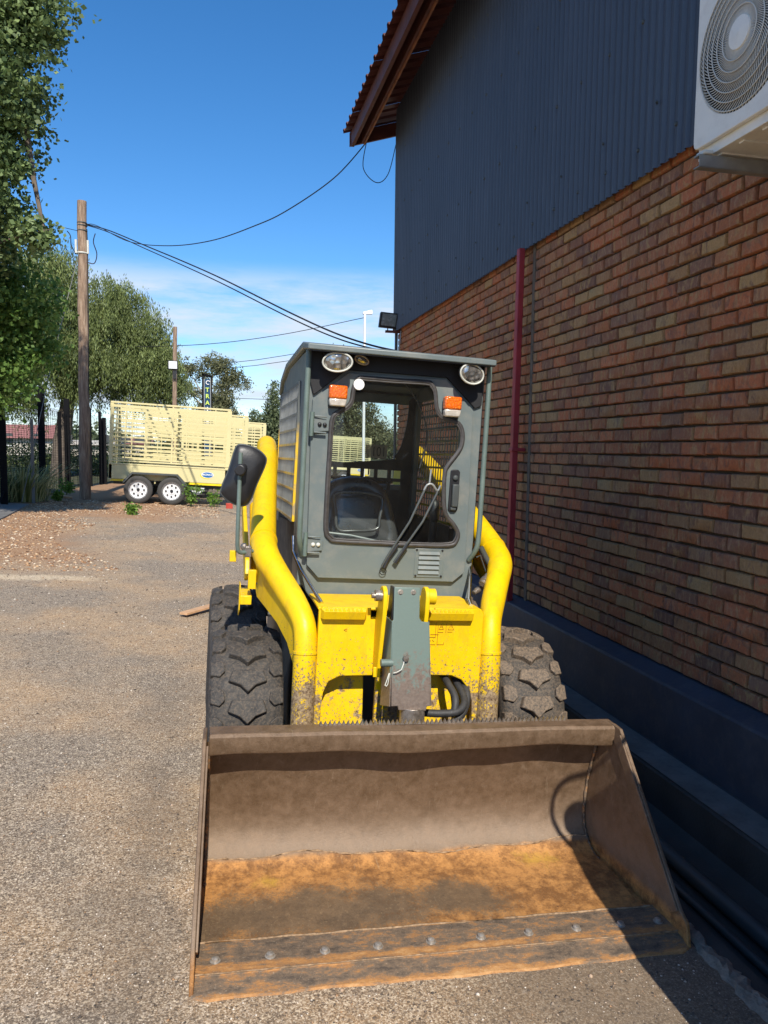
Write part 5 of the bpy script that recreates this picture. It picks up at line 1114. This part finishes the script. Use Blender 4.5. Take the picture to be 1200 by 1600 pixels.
# ------------------------------------------------------------------ trees
def leaves(lobes, n, size, mat, name, parent, off, droop=0., cl=60, narrow=.55, tint_top=True, fill=.35, cs=.22, seed=1, sub=0):
    r_ = np.random.default_rng(seed)
    if sub:
        nl = []
        for l in lobes:
            q = l[4] if len(l) > 4 else 1; nl.append((l[0], l[1], l[2], l[3] * .88, q))
            for _ in range(sub):
                dd = r_.normal(size=3); dd /= np.linalg.norm(dd); rr2 = l[3] * (.30 + .22 * r_.random()); nl.append((l[0] + dd[0] * l[3] * .72, l[1] + dd[1] * l[3] * .72, l[2] + dd[2] * l[3] * .72 * q, rr2, q))
        lobes = nl
    vol = np.array([l[3] ** 2 * (l[4] if len(l) > 4 else 1) for l in lobes]); pr = vol / vol.sum()
    nc = max(1, n // cl); li = r_.choice(len(lobes), nc, p=pr)
    C = np.array([l[:3] for l in lobes])[li]; R = np.array([l[3] for l in lobes])[li]; sz = np.array([l[4] if len(l) > 4 else 1 for l in lobes])[li]
    d = r_.normal(size=(nc, 3)); d /= np.linalg.norm(d, axis=1)[:, None]
    rad = R * (fill + (1 - fill) * r_.random(nc) ** .45) * (1 + .18 * r_.normal(size=nc))
    P = C + d * rad[:, None] * np.stack([np.ones(nc), np.ones(nc), sz], 1)
    tc_ = r_.random(nc) ** 1.3 * .6
    if droop:
        tt = np.linspace(0, 1, cl); ll = droop * (.5 + r_.random(nc))
        base = np.repeat(P, cl, 0); t_ = np.tile(tt, nc)
        side = np.repeat(d * np.array([1, 1, 0]), cl, 0)
        Q = base + np.stack([t_ * 0, t_ * 0, -t_ * np.repeat(ll, cl)], 1) + side * (.35 * np.sqrt(t_) * .6)[:, None] + r_.normal(size=(len(base), 3)) * np.array([cs * .35, cs * .35, .06])
    else:
        Q = np.repeat(P, cl, 0) + r_.normal(size=(nc * cl, 3)) * np.repeat(cs * (.6 + .8 * r_.random(nc)), cl)[:, None] * np.array([1, 1, .8])
    N = len(Q); s_ = size * (.6 + .8 * r_.random(N))
    u = r_.normal(size=(N, 3));
    if droop: u = u * .35 + np.array([0, 0, -1.])
    u /= np.linalg.norm(u, axis=1)[:, None]
    w = np.cross(u, r_.normal(size=(N, 3))); w /= np.linalg.norm(w, axis=1)[:, None]
    a = Q - u * s_[:, None] * .5; b = Q + w * (s_ * narrow * .5)[:, None]; c = Q + u * s_[:, None] * .5; e = Q - w * (s_ * narrow * .5)[:, None]
    V = np.stack([a, b, c, e], 1).reshape(-1, 3) - np.array(off); F = np.arange(4 * N).reshape(N, 4)
    ti = np.clip(np.repeat(tc_, cl) + r_.random(N) * .5, 0, 1); me = soup(name, V, F, np.repeat(ti, 4), mat)
    o = bpy.data.objects.new(name, me); COL.objects.link(o); o.parent = parent; return o
def limbs(g, base, tips, r0, seed=2):
    rr = random.Random(seed)
    for tp in tips:
        b, t = Vector(base), Vector(tp); n = 6; pts = []
        for k in range(n + 1):
            f = k / n; p = b.lerp(t, f); p.z += .25 * (t - b).length * f * (1 - f) * .6; j = .05 * (t - b).length * sin(pi * f); pts.append((p.x + rr.uniform(-j, j), p.y + rr.uniform(-j, j), p.z))
        g.tube(pts, [r0 * (1 - .8 * k / n) for k in range(n + 1)], 7)
def tree(name, lab, loc, trunk, tips, r0, lobes, n, size, mat, bark='bark', **k):
    t = thing(name, lab, 'tree', loc, group=None); g = MB(); g.tube(trunk, [r0 * (1 - .35 * i / (len(trunk) - 1)) for i in range(len(trunk))], 12); limbs(g, trunk[-1], tips, r0 * .5)
    part('trunk', g, bark, t); leaves(lobes, n, size, mat, 'crown', t, loc, **k); return t
# poplar hanging in from the left
lob = [(-3.9, 14.2, 9.3, 1.25), (-2.75, 13.9, 8.55, .62), (-3.1, 14, 7.85, .85), (-3.35, 14, 7.0, .78), (-3.55, 14.1, 6.2, .82), (-3.6, 14, 5.45, .70), (-2.62, 14, 5.22, .17), (-2.75, 13.9, 5.02, .14), (-3.0, 14, 5.15, .30), (-4.1, 14.3, 8.6, 1.2), (-3.9, 14.3, 7.4, 1.05), (-4.1, 14.3, 6.1, 1.1), (-4.0, 14.3, 5.2, .9), (-4.6, 14.2, 8, 1.5), (-4.8, 14, 6.3, 1.4), (-4.9, 14.4, 4.6, 1.2), (-4.0, 14.2, 10.6, 1.1), (-5.6, 14.5, 9, 1.6), (-5.8, 14.5, 6.5, 1.6)]
pt = tree('poplar_tree', 'tall leafy poplar with dark glossy foliage filling the upper left', (-5.3, 14.6, gz(-5.3)), [(-5.3, 14.6, .2), (-5.2, 14.6, 3), (-5.0, 14.5, 6), (-4.6, 14.4, 9), (-4.3, 14.3, 10.6)], [(-3.2, 14, 8.6), (-3.3, 14, 7.2), (-2.7, 14, 5.1), (-3.4, 14, 6.2), (-4, 14, 10.5)], .26, lob, 90000, .085, 'leaf1', cl=34, cs=.11, narrow=.8, fill=.5, sub=5, seed=11)
g = MB(); limbs(g, (-5.1, 14.5, 4.3), [(-3.4, 14, 4.9), (-2.62, 14, 5.25), (-3.5, 14, 3.6)], .05, 5); part('branch', g, 'bark', pt)
lob = [(-3.6, 15.6, 4.35, .75), (-3.45, 15.8, 3.5, .62), (-4.2, 15.8, 3.9, .9), (-4.6, 16, 2.9, .8), (-3.9, 15.8, 2.9, .55), (-4.0, 15.7, 5.1, .6)]
tree('sapling', 'bright green young poplar under the tall tree at the left edge', (-4.9, 15.9, gz(-4.9)), [(-4.9, 15.9, .2), (-4.6, 15.9, 2.6), (-4.2, 15.8, 4.2)], [(-3.5, 15.7, 4.5), (-3.6, 15.7, 3.5), (-4, 15.7, 5)], .07, lob, 17000, .085, 'leaf1b', cl=30, cs=.14, narrow=.85, seed=12)
# pepper tree with weeping strands
lob = [(-6.5, 34, 8.4, 1.5), (-7.6, 34.3, 7.0, 1.7), (-4.4, 34, 7.75, 1.35), (-3.3, 34, 7.1, 1.35), (-2.3, 34, 5.65, .95), (-1.75, 34, 5.0, .75), (-2.7, 33.8, 5.0, 1.3), (-4.4, 33.7, 6.2, 1.6), (-5.7, 33.7, 6.8, 1.5), (-6.6, 33.8, 5.4, 1.7), (-5.0, 34, 4.9, 1.3), (-8.4, 34.5, 5.2, 1.6), (-9.2, 34.5, 7, 1.8), (-1.7, 34.1, 4.3, .7), (-3.2, 34, 4.3, .9), (-7.8, 34, 4.0, 1.0)]
tree('pepper_tree', 'large willowy pepper tree with drooping foliage behind the timber pole', (-6.3, 34.5, gz(-6.3)), [(-6.3, 34.5, .2), (-6.2, 34.5, 1.8), (-5.9, 34.5, 3.6)], [(-3.0, 34.2, 6.4), (-2.2, 34.2, 4.8), (-4.4, 34.2, 7), (-6.4, 34.2, 7.6), (-7.8, 34.3, 6.2), (-4.0, 34.2, 4.6)], .42, lob, 210000, .13, 'leaf2', droop=.8, cl=42, narrow=.28, cs=.26, fill=.55, sub=6, seed=13)
lob = [(-9, 40, 3.0, 1.8), (-7, 42, 2.6, 1.5), (-4.5, 44, 2.6, 1.5), (-2.5, 46, 2.4, 1.4), (-11.5, 40, 3.2, 2)]
# gum tree
lob = [(-1.5, 60, 7.55, .75, .7), (-.55, 60, 7.1, .55, .7), (.15, 60, 8.1, .95, .7), (.95, 60, 7.75, .85, .7), (1.7, 60, 7.1, .8, .6), (2.25, 60, 6.55, .65, .6), (-1.9, 60, 6.1, .6, .6), (-1.2, 60, 5.7, .5, .6), (.7, 60, 5.6, 1.0, .8), (.5, 60, 4.5, 1.3, .8), (1.2, 60, 3.9, 1.0, .8), (-.6, 60, 4.3, .8, .8), (1.2, 60, 6.6, .7, .6), (.2, 60, 2.8, 1.4, .8)]
tree('gum_tree', 'open crowned pale gum tree behind the blue pylon sign', (.0, 60.3, -.02), [(0, 60.3, 0), (-.1, 60.3, 2.5), (0, 60.3, 4)], [(-1.5, 60, 7.3), (.2, 60, 7.8), (1.7, 60, 7), (-1.8, 60, 6), (.8, 60, 5.8)], .2, lob, 22000, .17, 'leaf3', 'palebark', cl=30, cs=.22, narrow=.5, seed=14)
# slender trees between trailers and cab
def slim(x, y, top, w, lab, seed, n=9000, leaf='leaf4'):
    lob = []; k = 0; z = .6
    while z < top: f = z / top; rr = w * (1 - f) ** .6 * (.7 + .5 * random.random()) + .12; lob.append((x + random.uniform(-.12, .12), y, z, rr, 1.1)); z += rr * .8 + .1
    tree('slender_tree', lab, (x, y, 0), [(x, y, 0), (x, y, top * .45), (x, y, top * .85)], [(x + w * .4, y, top * .6), (x - w * .4, y, top * .5)], .14, lob, n, .19, leaf, cl=24, cs=.20, narrow=.55, seed=seed)
slim(4.75, 60, 6.7, .95, 'tall slender tree just left of the cab', 21); slim(3.35, 62, 4.5, .8, 'short slender tree above the rearmost trailer', 22, 6000); slim(4.0, 63, 4.3, .8, 'dark slim tree between the two slender ones', 23, 6000); slim(5.7, 62, 4.6, .9, 'bushy slim tree hard against the cab grille', 24, 6000)
lob = [(9.8, 58, 7.3, 1.4), (10.3, 58, 6.0, 1.5), (8.6, 58, 5.5, 1.6), (11.1, 58, 4.6, 1.3), (12.2, 58, 3.2, 1.1), (9.4, 58, 3.9, 1.9), (7.6, 58, 3.8, 1.6), (10.6, 58, 2.6, 1.6), (12.9, 58, 2.5, 1.2), (8, 58, 2.2, 1.6), (8.6, 58, 8.3, .9)]
tree('broad_tree', 'broad bushy tree seen through the cab windows', (9.5, 58.3, -.08), [(9.5, 58.3, -.1), (9.5, 58.3, 3)], [(9.6, 58, 6.5), (11, 58, 4.5), (8, 58, 4.5)], .3, lob, 36000, .2, 'leaf3', cl=30, cs=.3, narrow=.5, seed=16)
# far wood along the horizon
lob = []
r_ = random.Random(5)
for k in range(60): lob.append((-75 + k * 2.7 + r_.uniform(-1, 1), 125 + r_.uniform(-6, 6), 1.5 + r_.uniform(0, 1.2), 2.0 + r_.random() * 1.5, .8))
fw = bpy.data.objects.new('far_wood', None)
leavesroot = fw
o = leaves(lob, 60000, .55, 'leaf4', 'far_wood', None, (0, 125, 0), cl=26, cs=.5, narrow=.7, seed=17); o.location = (0, 125, 0); bpy.data.objects.remove(fw)
tag(o, 'far band of trees along the horizon', 'trees', kind='stuff')
lob = [(-9.5 + k * .9, 36 + (k % 3) * 1.2, .9 + .3 * sin(k * 2.3), .8, .8) for k in range(8)]
hd = leaves(lob, 16000, .10, 'leaf2', 'undergrowth', None, (-6, 37, .3), cl=30, cs=.25, narrow=.5, seed=18); hd.location = (-6, 37, .3); tag(hd, 'dark undergrowth beyond the fence beneath the pepper tree', 'undergrowth', kind='stuff')

# grass tussock and weeds
def blades(name, lab, cx, cy, n, h, spread, mat, w=.02, seed=1, lean=.6):
    r_ = np.random.default_rng(seed); V = []; F = []; T = []; z0 = gz(cx)
    for i in range(n):
        a = r_.random() * 2 * pi; r = spread * r_.random() ** .7 * .5; bx, by = cx + r * cos(a), cy + r * sin(a); hh = h * (.5 + .6 * r_.random()); l = lean * hh * r_.random(); b = len(V); t = r_.random()
        px, py = -sin(a) * w, cos(a) * w
        for f, ww in ((0, 1), (.5, .8), (.85, .45), (1, .05)):
            x = bx + cos(a) * l * f * f; y = by + sin(a) * l * f * f; z = z0 + hh * (f - .25 * f * f * lean)
            V += [(x - px * ww, y - py * ww, z), (x + px * ww, y + py * ww, z)]; T += [t, t]
        F += [(b, b + 1, b + 3, b + 2), (b + 2, b + 3, b + 5, b + 4), (b + 4, b + 5, b + 7, b + 6)]
    V = np.array(V) - np.array((cx, cy, z0)); me = soup(name, V, np.array(F), np.array(T), mat); o = bpy.data.objects.new(name, me); COL.objects.link(o); o.location = (cx, cy, z0); return tag(o, lab, 'plant')
blades('grass_tussock', 'long bladed grass tussock between the first two fence posts', -4.65, 20.5, 420, 1.25, 1.3, 'straw', .016, 3, 1.0)
blades('grass_tussock', 'straggly grass clump at the very left edge under the sapling', -5.2, 19.8, 300, 1.0, 1.2, 'straw', .016, 4, 1.0)
def weed(name, lab, cx, cy, h, n, seed):
    r_ = np.random.default_rng(seed); z0 = gz(cx); t = thing(name, lab, 'weed', (cx, cy, z0)); g = MB()
    lobs = []
    for k in range(n):
        a = r_.random() * 6.28; tip = (cx + .3 * h * cos(a), cy + .3 * h * sin(a), z0 + h * (.5 + .5 * r_.random())); g.tube([(cx, cy, z0), ((cx + tip[0]) / 2, (cy + tip[1]) / 2, z0 + h * .4), tip], .006, 5); lobs += [(tip[0], tip[1], tip[2], .12 * h + .03), ((cx + tip[0]) / 2, (cy + tip[1]) / 2, (z0 + tip[2]) / 2, .1 * h + .03)]
    part('stem', g, 'weed', t); leaves(lobs, 60 * n, .07, 'weed', 'foliage', t, (cx, cy, z0), cl=6, cs=.05, narrow=.6, seed=seed)
weed('weed', 'leafy weed growing beside the fence foot left of the timber pole', -4.10, 23.4, .42, 6, 31)
weed('weed', 'tallest weed under the trailer drawbar', -.55, 21.0, .60, 6, 32)
weed('weed', 'small weed at the edge of the litter in front of the trailer wheels', -1.75, 17.9, .22, 5, 33)
weed('weed', 'low weed on the litter left of the timber pole', -3.9, 21.0, .20, 5, 34)
weed('weed', 'tiny weed right of the tallest one under the trailer', .05, 21.3, .38, 4, 35)
g = MB(); g.box(.38, .56, 20.9, 21.05, gz(.4) - .01, gz(.4) + .14); solo('red_brick', g, 'red', (.45, 21, gz(.45)), 'small red block on the ground below the wing mirror', 'block', bevel=.01)

# plank lying by the left wheel
g = MB(); a, b = Vector((-.27, 7.30, gz(-.27) + .035)), Vector((.25, 7.95, gz(.25) + .06)); d = (b - a).normalized(); q = Vector((-d.y, d.x, 0)) * .045; u = Vector((0, 0, .012))
g.hexa([tuple(a - q - u), tuple(b - q - u), tuple(b + q - u), tuple(a + q - u), tuple(a - q + u), tuple(b - q + u), tuple(b + q + u), tuple(a + q + u)]); solo('plank', g, 'plank', tuple(a), 'short raw timber plank on the gravel behind the left front tyre', 'plank', bevel=.003)
g = MB(); g.cyl((-4.2, 21.8, gz(-4.2) + .10), (-3.7, 21.9, gz(-3.7) + .04), .05, .035, 8); g.cyl((-4.25, 21.8, gz(-4.2) + .12), (-4.5, 22.0, gz(-4.4) + .30), .05, .03, 8); solo('fallen_branch', g, 'plank', (-4.1, 21.8, .25), 'pale broken branch lying at the foot of the fence', 'branch')

# ------------------------------------------------------------------ gravel and litter
def stones(n, box, smin, smax, dens, mat, name, lab, flat=.6, seed=1, avoid=None):
    r_ = np.random.default_rng(seed); x = box[0] + (box[1] - box[0]) * r_.random(n); y = box[2] + (box[3] - box[2]) * r_.random(n) ** dens
    if avoid is not None:
        keep = avoid(x, y); x, y = x[keep], y[keep]
    n = len(x); s_ = smin + (smax - smin) * r_.random(n) ** 3; o8 = np.array([(1, 0, 0), (0, 1, 0), (-1, 0, 0), (0, -1, 0), (0, 0, 1), (0, 0, -.5)], float)
    V = o8[None] * (.6 + .7 * r_.random((n, 6, 1))) * s_[:, None, None] * .5; a = r_.random(n) * 6.28; ca, sa = np.cos(a), np.sin(a)
    V = np.stack([V[..., 0] * ca[:, None] - V[..., 1] * sa[:, None], V[..., 0] * sa[:, None] + V[..., 1] * ca[:, None], V[..., 2] * flat], -1)
    V[..., 0] += x[:, None]; V[..., 1] += y[:, None]; V[..., 2] += (-S * np.minimum(x, 1.62))[:, None] + .001
    f = np.array([(0, 1, 4), (1, 2, 4), (2, 3, 4), (3, 0, 4), (1, 0, 5), (2, 1, 5), (3, 2, 5), (0, 3, 5)]); F = (np.arange(n)[:, None, None] * 6 + f[None]).reshape(-1, 3)
    me = soup(name, V.reshape(-1, 3), F, np.repeat(r_.random(n), 6), mat); o = bpy.data.objects.new(name, me); COL.objects.link(o); tag(o, lab, 'gravel', kind='stuff'); return o
av = lambda x, y: ~((x > -.08) & (x < 1.62) & (y > 2.14) & (y < 2.9))
stones(52000, (-2.2, 1.6, 1.2, 6.5), .003, .012, 1.3, 'stone', 'gravel', 'loose gravel grains on the near yard surface', seed=41, avoid=av)
stones(900, (-1.8, 1.5, 1.3, 7), .010, .022, 1.2, 'stone', 'pebbles', 'scattered larger pebbles on the yard surface', seed=42, avoid=av)
stones(16000, (-4.3, .6, 6.5, 20), .008, .028, 1.0, 'stone', 'gravel', 'loose stones across the far yard surface', seed=43)
avl = lambda x, y: ((x + (y - 9) * .19 + 1.5 * np.sin(y * 1.1) * .25) < -1.35) | (y > 17.8)
stones(16000, (-4.4, .2, 9.8, 22), .015, .075, 1.0, 'litter', 'leaf_litter', 'dry orange brown leaf litter in front of the trailer and pole', flat=.45, seed=44, avoid=avl)
